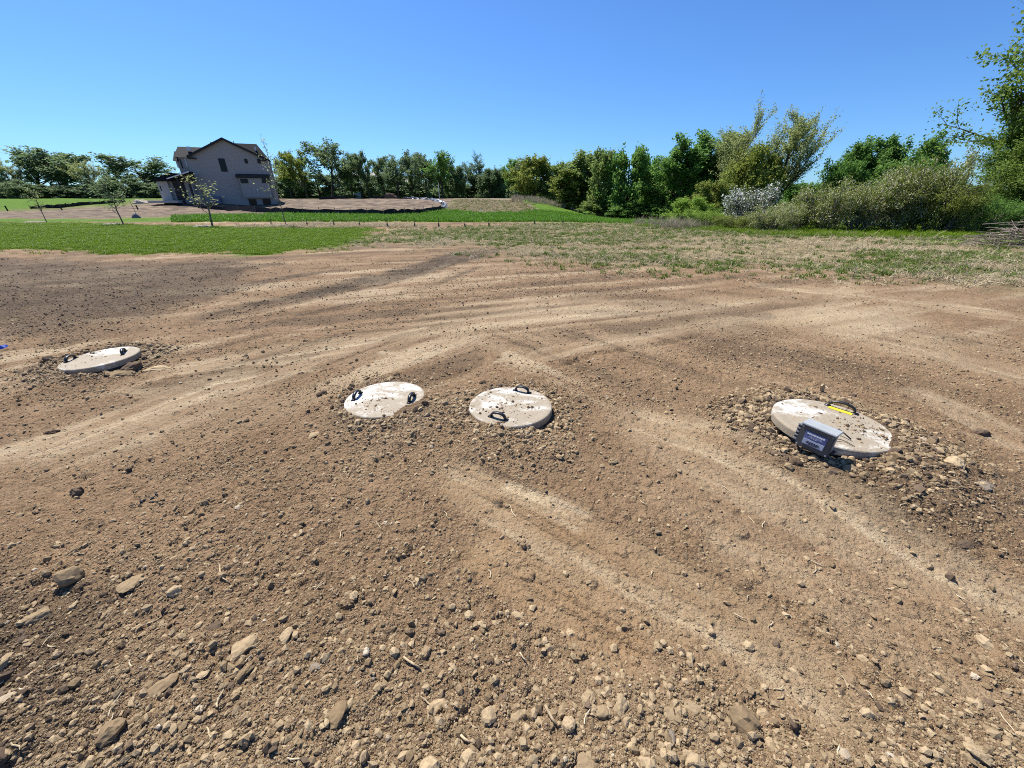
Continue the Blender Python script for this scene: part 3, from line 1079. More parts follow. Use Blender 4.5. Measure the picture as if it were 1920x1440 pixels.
def lid_body(R):
    prof = [(0.001, 0.007), (R * .25, 0.0066), (R * .5, 0.0055), (R * .75, 0.0035), (R * .86, 0.002), (R * .90, 0.0045), (R * .95, 0.004), (R - .006, 0.002), (R - .001, -0.004), (R, -0.012),
            (R, -0.052), (R - .012, -0.054), (R - .014, -0.02)]
    V, Fq = lathe(prof)
    me = mesh_np('lid_body', V, np.array(Fq)[:, ::-1], True)
    me.polygons.foreach_set('use_smooth', (np.arange(len(Fq)) // 96 < 5))
    return me


def handle_mesh(L, H, w=0.026, th=0.013):
    """arched grip with feet, long axis along x"""
    m = MB()
    n_ = 18
    ring = []
    for q in range(n_ + 1):
        a = math.pi * q / n_
        cx, cz = -math.cos(a), math.sin(a) ** 0.62
        po = Vector((cx * L / 2, 0, cz * H))
        ca, sa = math.cos(a), math.sin(a)
        nrm = Vector((cx / (L / 2), 0, max(0.05, cz) / H)).normalized()
        ring.append([po + Vector((0, -w / 2, 0)), po + Vector((0, w / 2, 0)), po + Vector((0, w / 2, 0)) - nrm * th, po + Vector((0, -w / 2, 0)) - nrm * th])
    v = [p for r in ring for p in r]
    f = []
    for q in range(n_):
        for k in range(4):
            f.append((q * 4 + k, q * 4 + (k + 1) % 4, (q + 1) * 4 + (k + 1) % 4, (q + 1) * 4 + k))
    f += [(0, 1, 2, 3), tuple(n_ * 4 + k for k in (3, 2, 1, 0))]
    m.add(v, f)
    for s_ in (-1, 1):
        m.box(s_ * L / 2 - 0.018, s_ * L / 2 + 0.018, -w * 0.62, w * 0.62, -0.002, 0.006)
    return m.mesh('handle', True, 0.002)


LIDTXT = {
    'far': 'tilted-looking pale riser lid with raised right rim, farthest left of the four',
    'mid': 'dusty round riser lid with two end-on black handles, left of the central lid',
    'centre': 'round riser lid with handles at front and back in the middle of the photo',
    'box': 'largest white riser lid with yellow label by its handle and grey box in front',
}
HAND = {'far': [(132.8, 674), (233.7, 664)], 'mid': [(670, 744), (772, 749)], 'centre': [(978.8, 735), (934, 785)], 'box': [(1577, 768)]}
lid_obj = {}
for l in LIDS:
    t = thing('tank_riser_lid', LIDTXT[l['key']], 'tank lid', (l['x'], l['y'], l['z']), 0, 'lids of the buried tank')
    lid_obj[l['key']] = t
    ob('lid_body', lid_body(l['R']), M_LID, t)
    if l['key'] == 'far':
        t.rotation_euler = (0.02, -0.035, 0)
    if l['key'] == 'box':
        t.rotation_euler = (0.01, 0.02, 0)
    for q, (hx, hy) in enumerate(HAND[l['key']]):
        p = onZ(hx, hy, l['z'])
        dx, dy = p.x - l['x'], p.y - l['y']
        rr = math.hypot(dx, dy)
        k = min(1.0, (l['R'] - 0.055) / rr)
        dx, dy = dx * k, dy * k
        rz = math.atan2(dy, dx) + math.pi / 2
        L, Hh = (0.165, 0.058) if l['key'] == 'box' else (0.125, 0.052)
        ob('handle', handle_mesh(L, Hh), M_BLACK, t, (dx, dy, 0.004), (0, 0, rz))
        if l['key'] == 'box':
            m = MB()
            m.box(-0.070, 0.070, -0.026, 0.026, 0, 0.004)
            ysgn = 1 if math.sin(rz) * 0 + math.cos(rz) * 1 < 0 else -1
            off = Matrix.Rotation(rz, 3, 'Z') @ Vector((0, 0.024 * (1 if (Matrix.Rotation(rz, 3, 'Z') @ Vector((0, 1, 0))).y < 0 else -1), 0))
            s_ = m.build('warning_label', M_YELLOW, t, bevel=0.001, loc=(dx + off.x, dy + off.y, 0.0035), rot=(0, 0, rz))
            s_['label'] = 'bright yellow label strip at the foot of the handle'
    # the riser pipe beneath, mostly hidden
    V, Fq = lathe([(l['R'] - 0.03, -0.03), (l['R'] - 0.03, -0.35)], 48)
    ob('riser_pipe', mesh_np('riser_pipe', V, Fq, True), plain('riser_grey', (0.10, 0.11, 0.10), 0.6), t)

# ---- the control box
M_BOX = plain('grey_enclosure', (0.30, 0.32, 0.33), 0.55, 0.05, 12, 0.4)
M_BOXD = plain('shaded_grey_cover', (0.075, 0.078, 0.08), 0.5, 0.05, 12, 0.4)  # enclosure grey darkened: shade on the box front put into the colour
M_LBL = plain('label_blue', (0.13, 0.16, 0.33), 0.35, 0.08, 8)
M_LBL2 = plain('label_pale', (0.42, 0.46, 0.56), 0.35, 0.08, 8)
M_WHITE = plain('white_print', (0.8, 0.8, 0.8), 0.5, 0.03)
M_INK = plain('dark_print', (0.03, 0.03, 0.05), 0.5, 0.03)
M_CABLE = plain('black_cable', (0.02, 0.02, 0.022), 0.5)
p0, p1 = Vector((1.810, 2.053, 0)), Vector((1.902, 1.914, 0))
BW = 0.178
yaw = math.atan2(p1.y - p0.y, p1.x - p0.x)
ctr = (p0 + p1) / 2 + Vector((-math.sin(yaw), math.cos(yaw), 0)) * 0.0
BZ = 0.135
bx = thing('control_box', 'grey plastic control box with blue label leaning in front of the white lid', 'electrical box', (ctr.x, ctr.y, BZ), yaw)
bx.rotation_euler = (-0.02, 0.03, yaw)
BH, BD = 0.152, 0.092
h2 = BW / 2
MB().box(-h2 + 0.006, h2 - 0.006, 0.032, BD, 0.004, BH - 0.004).build('enclosure', M_BOX, bx, bevel=0.005)
MB().box(-h2, h2, 0.006, 0.030, 0.0, BH).build('cover', M_BOXD, bx, bevel=0.004)
MB().box(-h2 - 0.004, h2 + 0.004, -0.004, BD + 0.004, BH + 0.001, BH + 0.012).build('hood', M_BOX, bx, bevel=0.003)
lab = MB().box(-0.058, 0.058, 0.0022, 0.0045, 0.032, 0.122).build('label_plate', M_LBL, bx)
MB().box(-0.056, 0.056, 0.0006, 0.0020, 0.034, 0.070).build('label_lower_field', M_LBL2, lab)
m = MB()
xx = -0.047
for wd in (0.018, 0.007, 0.021, 0.012, 0.016, 0.011):
    m.box(xx, xx + wd, -0.0003, 0.0021, 0.105, 0.114)
    xx += wd + 0.0016
m.build('printed_title', M_WHITE, lab)
m = MB()
for row, (z0, x0, ws) in enumerate([(0.096, -0.03, (0.02, 0.03, 0.012)), (0.089, -0.034, (0.03, 0.02, 0.018)), (0.082, -0.026, (0.014, 0.022))]):
    xx = x0
    for wd in ws:
        m.box(xx, xx + wd, 0.0002, 0.0021, z0, z0 + 0.003)
        xx += wd + 0.003
m.build('printed_line', M_LBL2, lab)
m = MB()
for z0, x0, ws in ((0.054, -0.034, (0.016, 0.03, 0.014)), (0.046, -0.038, (0.028, 0.012, 0.026)), (0.039, -0.02, (0.018, 0.024))):
    xx = x0
    for wd in ws:
        m.box(xx, xx + wd, -0.0010, 0.0004, z0, z0 + 0.005)
        xx += wd + 0.003
m.build('printed_line', M_INK, lab)
MB().box(-h2 - 0.020, -h2 - 0.001, 0.030, 0.042, 0.018, BH - 0.012).build('mounting_flange', M_BOX, bx, bevel=0.002)
for q in range(5):
    MB().box(-h2 - 0.026, -h2 - 0.004, 0.022, 0.0295, 0.026 + q * 0.025, 0.038 + q * 0.025).build('flange_rib', M_BOX, bx, bevel=0.002)
    if q < 4:
        MB().box(-h2 - 0.023, -h2 - 0.006, 0.024, 0.0297, 0.041 + q * 0.025, 0.048 + q * 0.025).build('flange_slot', M_BLACK, bx)
for cxs, czs in ((-1, 0.012), (1, 0.012), (-1, BH - 0.012), (1, BH - 0.012)):
    m = MB()
    m.tube([(cxs * (h2 - 0.010), 0.003, czs), (cxs * (h2 - 0.010), 0.008, czs)], 0.005, 10)
    m.build('cover_screw', M_BOX, bx)
MB().tube([(0.03, 0.07, 0.005), (0.035, 0.07, -0.06), (0.03, 0.072, -0.2)], 0.018, 10).build('conduit', plain('conduit_grey', (0.2, 0.21, 0.22), 0.6), bx, True)
MB().tube([(h2 - 0.002, 0.05, 0.02), (h2 + 0.012, 0.05, 0.018)], 0.009, 10).build('cable_gland', M_BLACK, bx)
MB().tube([(h2 - 0.002, 0.08, 0.025), (h2 + 0.012, 0.08, 0.023)], 0.008, 10).build('cable_gland', M_BLACK, bx)
# rod and thin cord lying from the box across the lid
lz = 0.165
a_, b_ = onZ(1572, 804, lz + 0.045), onZ(1596, 824, lz + 0.012)
tag(MB().tube([a_, a_.lerp(b_, 0.5) + Vector((0, 0, .002)), b_], 0.0042, 8).build('antenna_rod', M_CABLE, None, True), 'thin dark rod slanting from the box onto the white lid', 'rod')
pts = [onZ(*q) for q in ((1566, 823, lz + 0.02), (1576, 824, lz + 0.014), (1587, 828, lz + 0.010), (1600, 836, lz + 0.010))]
tag(MB().tube(pts, 0.0022, 6).build('cord', M_CABLE, None, True), 'thin black cord curling over the lid right of the box', 'cord')
# wooden stake end behind the lid
x, y = hit(1548, 752)
m = MB()
m.prism([(-0.018, 0, -0.05), (0.018, 0, -0.05), (0.017, 0, 0.055), (0.002, 0, 0.085), (-0.017, 0, 0.07)], (0, 0.014, 0))
tag(m.build('wooden_stake', plain('raw_wood', (0.50, 0.38, 0.22), 0.8, 0.15, 30), None, bevel=0.001, loc=(x - 0.03, y + 0.03, hz(x - 0.03, y + 0.03)), rot=(0.12, -0.35, 0.2)), 'broken pale wooden stake poking up behind the white lid', 'stake')
# blue scrap at the left edge
x, y = hit(4, 656)
m = MB()
g = [(-0.09, 0.0), (-0.05, 0.035), (0.0, 0.03), (0.06, 0.06), (0.09, 0.045), (0.07, -0.02), (0.02, -0.03), (-0.05, -0.035)]
top = [(a, b, 0.02 + 0.03 * math.sin(a * 30 + b * 20)) for a, b in g]
m.prism(top, (0, 0, 0.004))
tag(m.build('plastic_scrap', plain('blue_plastic', (0.02, 0.09, 0.50), 0.35, 0.15, 20, 0.5), None, loc=(x, y, hz(x, y) + 0.02), rot=(0.9, 0.2, 0.6), scale=(0.62, 0.62, 0.62)), 'crumpled bright blue plastic scrap at the left photo edge', 'scrap')
# charred bit of debris
x, y = hit(268, 945)
m = MB()
for q in range(16):
    a = random.uniform(0, 6.28)
    r0 = random.uniform(0, 0.05)
    p = Vector((r0 * math.cos(a), r0 * math.sin(a) * 1.5, 0.004))
    m.tube([p, p + Vector((random.gauss(0, .02), random.gauss(0, .02), random.uniform(0, .012)))], [0.004, 0.002], 5)
tag(m.build('charred_debris', plain('char', (0.03, 0.035, 0.04), 0.8), None, loc=(x, y, hz(x, y))), 'small tangle of blackish debris on the soil, left foreground', 'debris')
# sticks that show in the foreground
for (ax, ay), (bx2, by2), th_, lb in (((757, 1234), (787, 1250), 0.004, 'short broken stick beside an upright clod'), ((1022, 1326), (1042, 1360), 0.005, 'split pale straw stalk in the central foreground'),
                                  ((862, 1373), (880, 1389), 0.004, 'thin stick stub low in the central foreground'), ((1375, 1150), (1400, 1161), 0.003, 'thin straight stick in the right foreground'),
                                  ((414, 1062), (432, 1093), 0.0025, 'curved pale root in the left foreground'), ((975, 1226), (986, 1240), 0.003, 'short pale twig above the clod pair')):
    a, c = hit(ax, ay), hit(bx2, by2)
    A, B = Vector((*a, hz(*a) + 0.012)), Vector((*c, hz(*c) + 0.012))
    side = (B - A).cross(Vector((0, 0, 1))).normalized() * (0.012 if 'curved' in lb else 0.002)
    tag(MB().tube([A, A.lerp(B, 0.33) + side, A.lerp(B, 0.66) + side * 1.2, B], [th_, th_ * 1.1, th_, th_ * 0.7], 6).build('stick', plain('stick_wood', (0.45, 0.34, 0.21), 0.85, 0.2, 40), None, True), lb, 'stick', 'sticks in the foreground')

# ------------------------------------------------------------------ the house
M_SIDE, nt, b = nodes('grey_lap_siding')
n = N(nt)
geo = n('ShaderNodeTexCoord').outputs['Object']
sep = n('ShaderNodeSeparateXYZ')
n.link(geo, sep.inputs[0])
saw = n.math('FRACT', n.math('MULTIPLY', sep.outputs[2], 5.5))
n.link(n.mix(n.ramp(n.noise(3, 3, 0.5, geo), 0.3, 0.7), (0.300, 0.280, 0.262), (0.335, 0.312, 0.292)), b.inputs['Base Color'])
n.link(n.bump(saw, 0.02, 0.6), b.inputs['Normal'])
b.inputs['Roughness'].default_value = 0.7
M_PALE = plain('pale_wall_and_sunlit_corner', (0.40, 0.375, 0.35), 0.7, 0.04)  # pale far walls; on the garage corner a painted-in sunlit tone
M_ROOF = plain('dark_shingles', (0.011, 0.013, 0.017), 0.9, 0.2, 3, 0.2)
M_TRIM = plain('black_trim', (0.016, 0.016, 0.018), 0.5, 0.1)
M_WTRIM = plain('white_trim', (0.75, 0.74, 0.72), 0.6, 0.04)
M_GLASS, nt, b = nodes('window_glass')
b.inputs['Base Color'].default_value = (0.006, 0.007, 0.010, 1)
b.inputs['Roughness'].default_value = 0.12
b.inputs['Specular IOR Level'].default_value = 0.18
M_CONC = plain('concrete', (0.42, 0.40, 0.37), 0.85, 0.1)
HY = 70.0


H_TURN = math.radians(22)
_h0 = onY(270 + 1100 / 7.1111, 240 + 1000 / 7.1111, HY)
HO = Vector((_h0.x, HY, float(macro(_h0.x, HY)) - 1.0))
house = thing('house', 'two-storey grey house under construction with dark roofs on the rise', 'house', HO)
house.rotation_euler = (0, 0, H_TURN)


def hp(cx, cy, Y=HY):
    """point of the house front seen at this place, given in the unturned frame of the house; Y - HY is the depth behind the front"""
    d = ray(270 + cx / 7.1111, 240 + cy / 7.1111)
    ux, uy = (math.cos(H_TURN), math.sin(H_TURN)), (-math.sin(H_TURN), math.cos(H_TURN))
    t = (Y - HY + HO.x * uy[0] + HO.y * uy[1]) / (d[0] * uy[0] + d[1] * uy[1])
    return Vector((HO.x + (d[0] * t - HO.x) * ux[0] + (d[1] * t - HO.y) * ux[1], Y, EYE + d[2] * t))


def hpart(m, name, mat, parent=house, **k):
    m.v = [tuple(Vector(p) - HO) for p in m.v]
    return m.build(name, mat, parent, **k)


pk, le, re = hp(1042, 128), hp(575, 372), hp(1632, 404)
xl, xr, xp = hp(562, 400).x, hp(1634, 420).x, pk.x
ze = (le.z + re.z) / 2
zb = hp(1500, 1085).z - 0.6
DEP = 4.2
zw = ze - 0.05
slope = (pk.z - ze) / (xp - le.x)
m = MB()
zl = pk.z - slope * (xp - xl) - 0.12
zr = pk.z - (pk.z - ze) / (re.x - xp) * (xr - xp) - 0.12
m.prism([(xl, HY, zb), (xr, HY, zb), (xr, HY, zr), (xp, HY, pk.z - 0.12), (xl, HY, zl)], (0, DEP, 0))
hpart(m, 'wall', M_SIDE)
# main gable roof: two slabs
rt = 0.22
for sx, ex in ((-1, le.x), (1, re.x)):
    m = MB()
    ez = pk.z - (pk.z - ze) / abs(re.x - xp if sx > 0 else xp - le.x) * abs(ex - xp)
    m.prism([(xp, HY - 0.45, pk.z), (ex, HY - 0.45, ez), (ex, HY - 0.45, ez - rt), (xp, HY - 0.45, pk.z - rt)], (0, DEP + 0.9, 0))
    rf = hpart(m, 'roof', M_ROOF)
    m = MB()
    m.prism([(xp, HY - 0.47, pk.z - 0.03), (ex, HY - 0.47, ez - 0.03), (ex, HY - 0.47, ez - 0.34), (xp, HY - 0.47, pk.z - 0.34)], (0, 0.015, 0))
    hpart(m, 'rake_board', M_TRIM, rf)
# eave return boxes
m = MB()
m.box(le.x + 0.1, le.x + 1.1, HY - 0.4, HY - 0.002, ze - 0.42, ze - 0.24)
hpart(m, 'eave_return', M_TRIM)
m = MB()
m.box(re.x - 1.3, re.x - 0.1, HY - 0.4, HY - 0.002, ze - 0.42, ze - 0.24)
hpart(m, 'eave_return', M_TRIM)
# cross roof at the right, ridge along x, set back
rz_ = hp(1300, 206, HY + 3).z
xa, xb_ = hp(1080, 206, HY + 3).x, hp(1497, 210, HY + 3).x
m = MB()
m.v += [(xa - 2, HY + 3, rz_), (xb_, HY + 3, rz_), (re.x, HY + 0.6, ze), (re.x, HY + DEP, ze), (xa - 2, HY + 0.6, ze), (xa - 2, HY + DEP, ze), (re.x, HY + 0.6, ze - .2), (re.x, HY + DEP, ze - .2)]
m.f += [(0, 1, 2, 4), (1, 3, 2), (0, 5, 3, 1), (2, 3, 7, 6)]
cr = hpart(m, 'roof', M_ROOF)
v_ = hp(1480, 255, HY + 2)
m = MB()
m.box(v_.x - 0.12, v_.x + 0.12, HY + 1.9, HY + 2.14, v_.z - 0.5, v_.z + 0.05)
hpart(m, 'roof_vent', M_WTRIM, cr)
v_ = hp(1195, 185, HY + 2)
m = MB()
m.tube([(v_.x, HY + 2, v_.z - 0.6), (v_.x, HY + 2, v_.z + 0.1)], 0.05, 8)
hpart(m, 'vent_pipe', M_TRIM, cr)


def window(c0, c1, Y, nx=1, frame=0.09, sill=False, mat=M_TRIM, parent=house):
    a, d = hp(*c0, Y), hp(*c1, Y)
    x0, x1, z0, z1 = min(a.x, d.x), max(a.x, d.x), min(a.z, d.z), max(a.z, d.z)
    f = MB()
    y0, y1 = Y - 0.06, Y - 0.004
    f.box(x0, x1, y0, y1, z0, z0 + frame)
    f.box(x0, x1, y0, y1, z1 - frame, z1)
    f.box(x0, x0 + frame, y0, y1, z0 + frame, z1 - frame)
    f.box(x1 - frame, x1, y0, y1, z0 + frame, z1 - frame)
    for q in range(1, nx):
        xm = x0 + (x1 - x0) * q / nx
        f.box(xm - frame / 2, xm + frame / 2, y0, y1, z0 + frame, z1 - frame)
    o = hpart(f, 'window', mat, parent)
    g = MB()
    g.box(x0 + frame, x1 - frame, Y - 0.03, Y - 0.006, z0 + frame, z1 - frame)
    hpart(g, 'pane', M_GLASS, o)
    return o


# windows are upright rectangles; corners taken along the leaning image verticals
window((985, 405), (1120, 583), HY)
window((1332, 410), (1391, 473), HY, frame=0.14)
window((1505, 412), (1560, 473), HY, frame=0.14)
# bay on the right of the gable wall
BY = HY - 0.75
b0, b1 = hp(1262, 665, BY), hp(1708, 928, BY)
m = MB()
m.box(b0.x, b1.x, BY, HY - 0.003, b1.z, b0.z)
hpart(m, 'bay', M_SIDE)
m = MB()
m.prism([(b0.x - 0.35, BY - 0.25, b0.z + 0.02), (b0.x - 0.35, BY - 0.25, b0.z + 0.34), (b0.x - 0.35, HY - 0.004, b0.z + 0.62), (b0.x - 0.35, HY - 0.004, b0.z + 0.02)], (b1.x - b0.x + 0.7, 0, 0))
hpart(m, 'bay_roof', M_TRIM)
window((1278, 675), (1395, 738), BY, 1)
window((1562, 672), (1676, 734), BY, 3, 0.06)
window((1392, 950), (1522, 1062), HY, 2, 0.10)
window((1575, 942), (1708, 1055), HY, 2, 0.10)
for c_ in ((1515, 825), (1590, 545), (1612, 515)):
    p = hp(*c_, BY if c_[1] > 700 else HY)
    m = MB()
    m.box(p.x - 0.09, p.x + 0.09, p.y - 0.08, p.y - 0.004, p.z - 0.12, p.z + 0.12)
    hpart(m, 'wall_vent', M_WTRIM)
p = hp(930, 905)
m = MB()
m.box(p.x - 0.3, p.x + 1.0, HY - 0.9, HY - 0.3, p.z - 1.1, p.z - 0.1)
hpart(m, 'utility_cabinet', plain('blue_grey_metal', (0.10, 0.13, 0.22), 0.5), house, bevel=0.03)
# upper left wing, set back, with two dormers
WY = HY + 3.0
r0, r1 = hp(447, 247, WY + 3), hp(740, 250, WY + 3)
e0 = hp(530, 385, WY)
zE = e0.z
xw0, xw1 = hp(452, 420, WY).x, xl + 0.5
m = MB()
m.box(xw0 + 0.1, xw1, WY, WY + 6, zb + 2.2, zE)
hpart(m, 'wall', M_SIDE)
m = MB()
m.v += [(r0.x, WY + 3, r0.z), (xp, WY + 3, r0.z), (xp, WY - 0.4, zE - 0.1), (xw0 - 0.4, WY - 0.4, zE - 0.1), (xp, WY + 6.4, zE - 0.1), (xw0 - 0.4, WY + 6.4, zE - 0.1)]
m.f += [(0, 3, 2, 1), (0, 1, 4, 5), (0, 5, 3)]
wr = hpart(m, 'roof', M_ROOF)
v_ = hp(592, 258, WY + 1.5)
m = MB()
m.box(v_.x - 0.25, v_.x + 0.25, WY + 1.3, WY + 1.6, v_.z - 0.45, v_.z + 0.1)
hpart(m, 'skylight_hood', M_WTRIM, wr)
D0, D1 = hp(340, 293, WY + 1), hp(445, 293, WY + 1)
dz = hp(365, 438, WY + 1).z
m = MB()
m.box(D0.x + 0.5, D1.x + 1.2, WY + 1, WY + 5, zb + 2.2, dz)
hpart(m, 'wall', M_SIDE)
m = MB()
m.v += [(D0.x, WY + 3, D0.z), (D1.x + 1.4, WY + 3, D1.z), (D1.x + 1.4, WY + 0.5, dz), (D0.x + 0.1, WY + 0.5, dz), (D1.x + 1.4, WY + 5.5, dz), (D0.x + 0.1, WY + 5.5, dz)]
m.f += [(0, 3, 2, 1), (0, 1, 4, 5), (0, 5, 3)]
hpart(m, 'roof', M_ROOF)
window((540, 402), (588, 520), WY, 1, 0.16, mat=M_WTRIM)
window((425, 425), (465, 540), WY + 1, 1, 0.12, mat=M_WTRIM)
window((470, 415), (525, 540), WY, 1, 0.12)
# garage at the far left, corner wall painted paler to read as sunlit
GY = HY - 1.5
g0, g1, g2 = hp(196, 700, GY), hp(280, 962, GY), hp(450, 962, GY)
gz0 = g1.z - 0.5
m = MB()
m.box(g0.x - 0.35, g0.x + 0.95, GY, GY + 7, gz0, g0.z + 0.05)
hpart(m, 'garage_corner', M_PALE)
m = MB()
m.box(g0.x + 0.952, xl - 0.05, GY + 0.5, GY + 7, gz0, g0.z + 0.15)
hpart(m, 'garage_wall', M_SIDE)
window((207, 772), (240, 838), GY, 1, 0.07)
m = MB()
a0, a1, a2 = hp(130, 692, GY), hp(322, 600, GY), hp(322, 640, GY)
m.prism([(a0.x, GY - 0.5, a0.z), (a1.x + 0.3, GY - 0.5, a1.z), (xl + 0.3, GY - 0.5, a1.z - 0.1), (xl + 0.3, GY - 0.5, a0.z + 0.02), (a0.x + 0.2, GY - 0.5, a0.z - 0.22)], (0, 7.5, 0))
gr = hpart(m, 'garage_roof', M_ROOF)
a3, a4 = hp(300, 672, GY - 1.4), hp(600, 575, GY - 1.4)
m = MB()
m.prism([(a3.x, GY - 1.4, a3.z), (a4.x, GY - 1.4, a4.z), (a4.x, GY - 1.4, a4.z - 0.28), (a3.x, GY - 1.4, a3.z - 0.22)], (0, 2.0, 0))
pr = hpart(m, 'porch_roof', M_ROOF)
m = MB()
m.prism([(a3.x, GY - 1.42, a3.z + 0.02), (a4.x, GY - 1.42, a4.z + 0.02), (a4.x, GY - 1.42, a4.z - 0.12), (a3.x, GY - 1.42, a3.z - 0.12)], (0, 0.016, 0))
hpart(m, 'fascia', M_WTRIM, pr)
for cx in (440, 585):
    p = hp(cx, 690, GY - 1.2)
    m = MB()
    m.box(p.x - 0.12, p.x + 0.12, GY - 1.2, GY - 0.96, gz0, p.z + 0.1)
    hpart(m, 'porch_post', M_TRIM)
window((470, 700), (600, 950), GY + 0.5, 2, 0.12)
p = hp(440, 820, GY + 0.5)
m = MB()
m.box(p.x - 0.3, p.x + 0.3, GY + 0.42, GY + 0.497, gz0 + 0.5, p.z + 1.1)
hpart(m, 'door', M_TRIM)
m = MB()
q0, q1 = hp(85, 968, GY - 2), hp(480, 975, GY - 2)
m.box(q0.x, q1.x, GY - 3, GY - 0.01, q0.z - 0.3, q0.z)
hpart(m, 'porch_slab', M_CONC)

# ------------------------------------------------------------------ trees
def tube_np(segs, sides):
    """all branch pieces as tapered tubes"""
    if not segs:
        return np.zeros((0, 3)), np.zeros((0, 4), int)
    A = np.array([s[0] for s in segs])
    B = np.array([s[1] for s in segs])
    ra = np.array([s[2] for s in segs])
    rb = np.array([s[3] for s in segs])
    d = B - A
    d /= np.linalg.norm(d, axis=1)[:, None] + 1e-9
    ref = np.where(np.abs(d[:, 2:3]) < 0.9, np.array([[0, 0, 1.]]), np.array([[1., 0, 0]]))
    u = np.cross(d, ref)
    u /= np.linalg.norm(u, axis=1)[:, None]
    w = np.cross(d, u)
    V = []
    for P_, r_ in ((A, ra), (B, rb)):
        for k in range(sides):
            t = 2 * math.pi * k / sides
            V.append(P_ + r_[:, None] * (u * math.cos(t) + w * math.sin(t)))
    V = np.stack(V, 1)
    nseg = len(segs)
    base = np.arange(nseg)[:, None] * (2 * sides)
    Fq = np.concatenate([np.stack([base[:, 0] + k, base[:, 0] + (k + 1) % sides, base[:, 0] + sides + (k + 1) % sides, base[:, 0] + sides + k], 1) for k in range(sides)])
    return V.reshape(-1, 3), Fq


def grow_tree(seed, Hh, trunk_r, levels, spec, stems=1, spread=0.0):
    """spec per level: (children, start fraction, angle deg, length ratio, up pull, wander)"""
    rs = random.Random(seed)
    big, small, twigs = [], [], []

    def rec(p, d, L, r, lv):
        nseg = 5 if lv == 0 else 4
        pts, rr = [p], [r]
        ch, st, angd, ratio, up, wan = spec[min(lv, len(spec) - 1)]
        for q in range(nseg):
            d = (d + Vector((rs.gauss(0, wan), rs.gauss(0, wan), rs.gauss(0, wan * 0.6) + up * 0.25))).normalized()
            p = p + d * (L / nseg)
            pts.append(p)
            rr.append(r * (1 - 0.8 * (q + 1) / nseg) if lv else r * (1 - 0.65 * (q + 1) / nseg))
        for q in range(nseg):
            (big if lv < 2 else small).append((pts[q][:], pts[q + 1][:], rr[q], rr[q + 1]))
        if lv >= levels:
            twigs.append(pts)
            return
        for c in range(ch):
            f = st + (1 - st) * (c + rs.random()) / ch
            k = min(nseg - 1, int(f * nseg))
            q = pts[k].lerp(pts[k + 1], f * nseg - k)
            dd = (pts[k + 1] - pts[k]).normalized()
            ax = dd.cross(Vector((rs.gauss(0, 1), rs.gauss(0, 1), rs.gauss(0, 1)))).normalized()
            nd = (Matrix.Rotation(math.radians(angd * rs.uniform(0.7, 1.25)), 3, ax) @ dd).normalized()
            rec(q, nd, L * ratio * rs.uniform(0.7, 1.15) * (1.15 - 0.5 * f if lv == 0 else 1), max(0.004, rr[k] * 0.62), lv + 1)
        if lv:
            twigs.append(pts[2:])
    for s_ in range(stems):
        a = 6.283 * s_ / stems + rs.random()
        base = Vector((spread * 0.3 * math.cos(a), spread * 0.3 * math.sin(a), -0.15)) if stems > 1 else Vector((0, 0, -0.15))
        d = Vector((spread * math.cos(a), spread * math.sin(a), 1)).normalized()
        rec(base, d, Hh * (spec[0][3] if False else 0.62) * (rs.uniform(0.75, 1.05) if stems > 1 else 1), trunk_r, 0)
    return big, small, twigs


def leaves_np(twigs, per, size, jitter, seed, aspect=0.55, up=0.0, clump=1.0):
    rs = np.random.default_rng(seed)
    T = np.array([[p[:] for p in (t if len(t) >= 2 else t * 2)][:1] + [t[-1][:]] for t in twigs])
    n_ = len(T) * per
    idx = np.repeat(np.arange(len(T)), per)
    f = rs.random(n_) ** clump
    c = T[idx, 0] * (1 - f)[:, None] + T[idx, 1] * f[:, None]
    c = c + rs.normal(0, jitter, (n_, 3))
    a = rs.normal(size=(n_, 3))
    a[:, 2] += up
    a /= np.linalg.norm(a, axis=1)[:, None]
    b = np.cross(a, rs.normal(size=(n_, 3)))
    b /= np.linalg.norm(b, axis=1)[:, None] + 1e-9
    s_ = size * rs.uniform(0.6, 1.3, n_)[:, None]
    nrm = np.cross(a, b)
    V = np.stack([c - a * s_ * 0.5, c + b * s_ * aspect * 0.5 + nrm * s_ * 0.08, c + a * s_ * 0.5, c - b * s_ * aspect * 0.5 + nrm * s_ * 0.08], 1)
    return V.reshape(-1, 3), np.arange(n_ * 4).reshape(-1, 4)


M_BARK = plain('bark', (0.085, 0.068, 0.052), 0.95, 0.25, 5, 0.1)
M_BARKG = plain('grey_bark', (0.16, 0.145, 0.125), 0.95, 0.25, 5, 0.1)
LM = {
    'mid': leaf_mat('leaf_mid_green', (0.130, 0.200, 0.045), (0.261, 0.339, 0.104)),
    'dark': leaf_mat('leaf_dark_green', (0.094, 0.204, 0.040), (0.198, 0.333, 0.080)),
    'fresh': leaf_mat('leaf_fresh_green', (0.165, 0.276, 0.034), (0.299, 0.431, 0.084)),
    'leafy': leaf_mat('leaf_leafy', (0.115, 0.194, 0.029), (0.238, 0.329, 0.080)),
    'olive': leaf_mat('leaf_olive', (0.152, 0.195, 0.032), (0.277, 0.321, 0.080)),
    'pale': leaf_mat('leaf_pale', (0.250, 0.300, 0.105), (0.420, 0.465, 0.200)),
    'cream': leaf_mat('leaf_cream_blossom', (0.185, 0.230, 0.040), (0.580, 0.550, 0.390), 0.5, step=0.66),
    'white': leaf_mat('white_blossom', (0.13, 0.16, 0.07), (0.80, 0.80, 0.78), 0.45, step=0.60),
    'haze': leaf_mat('leaf_far_green', (0.111, 0.172, 0.073), (0.201, 0.270, 0.129)),
}
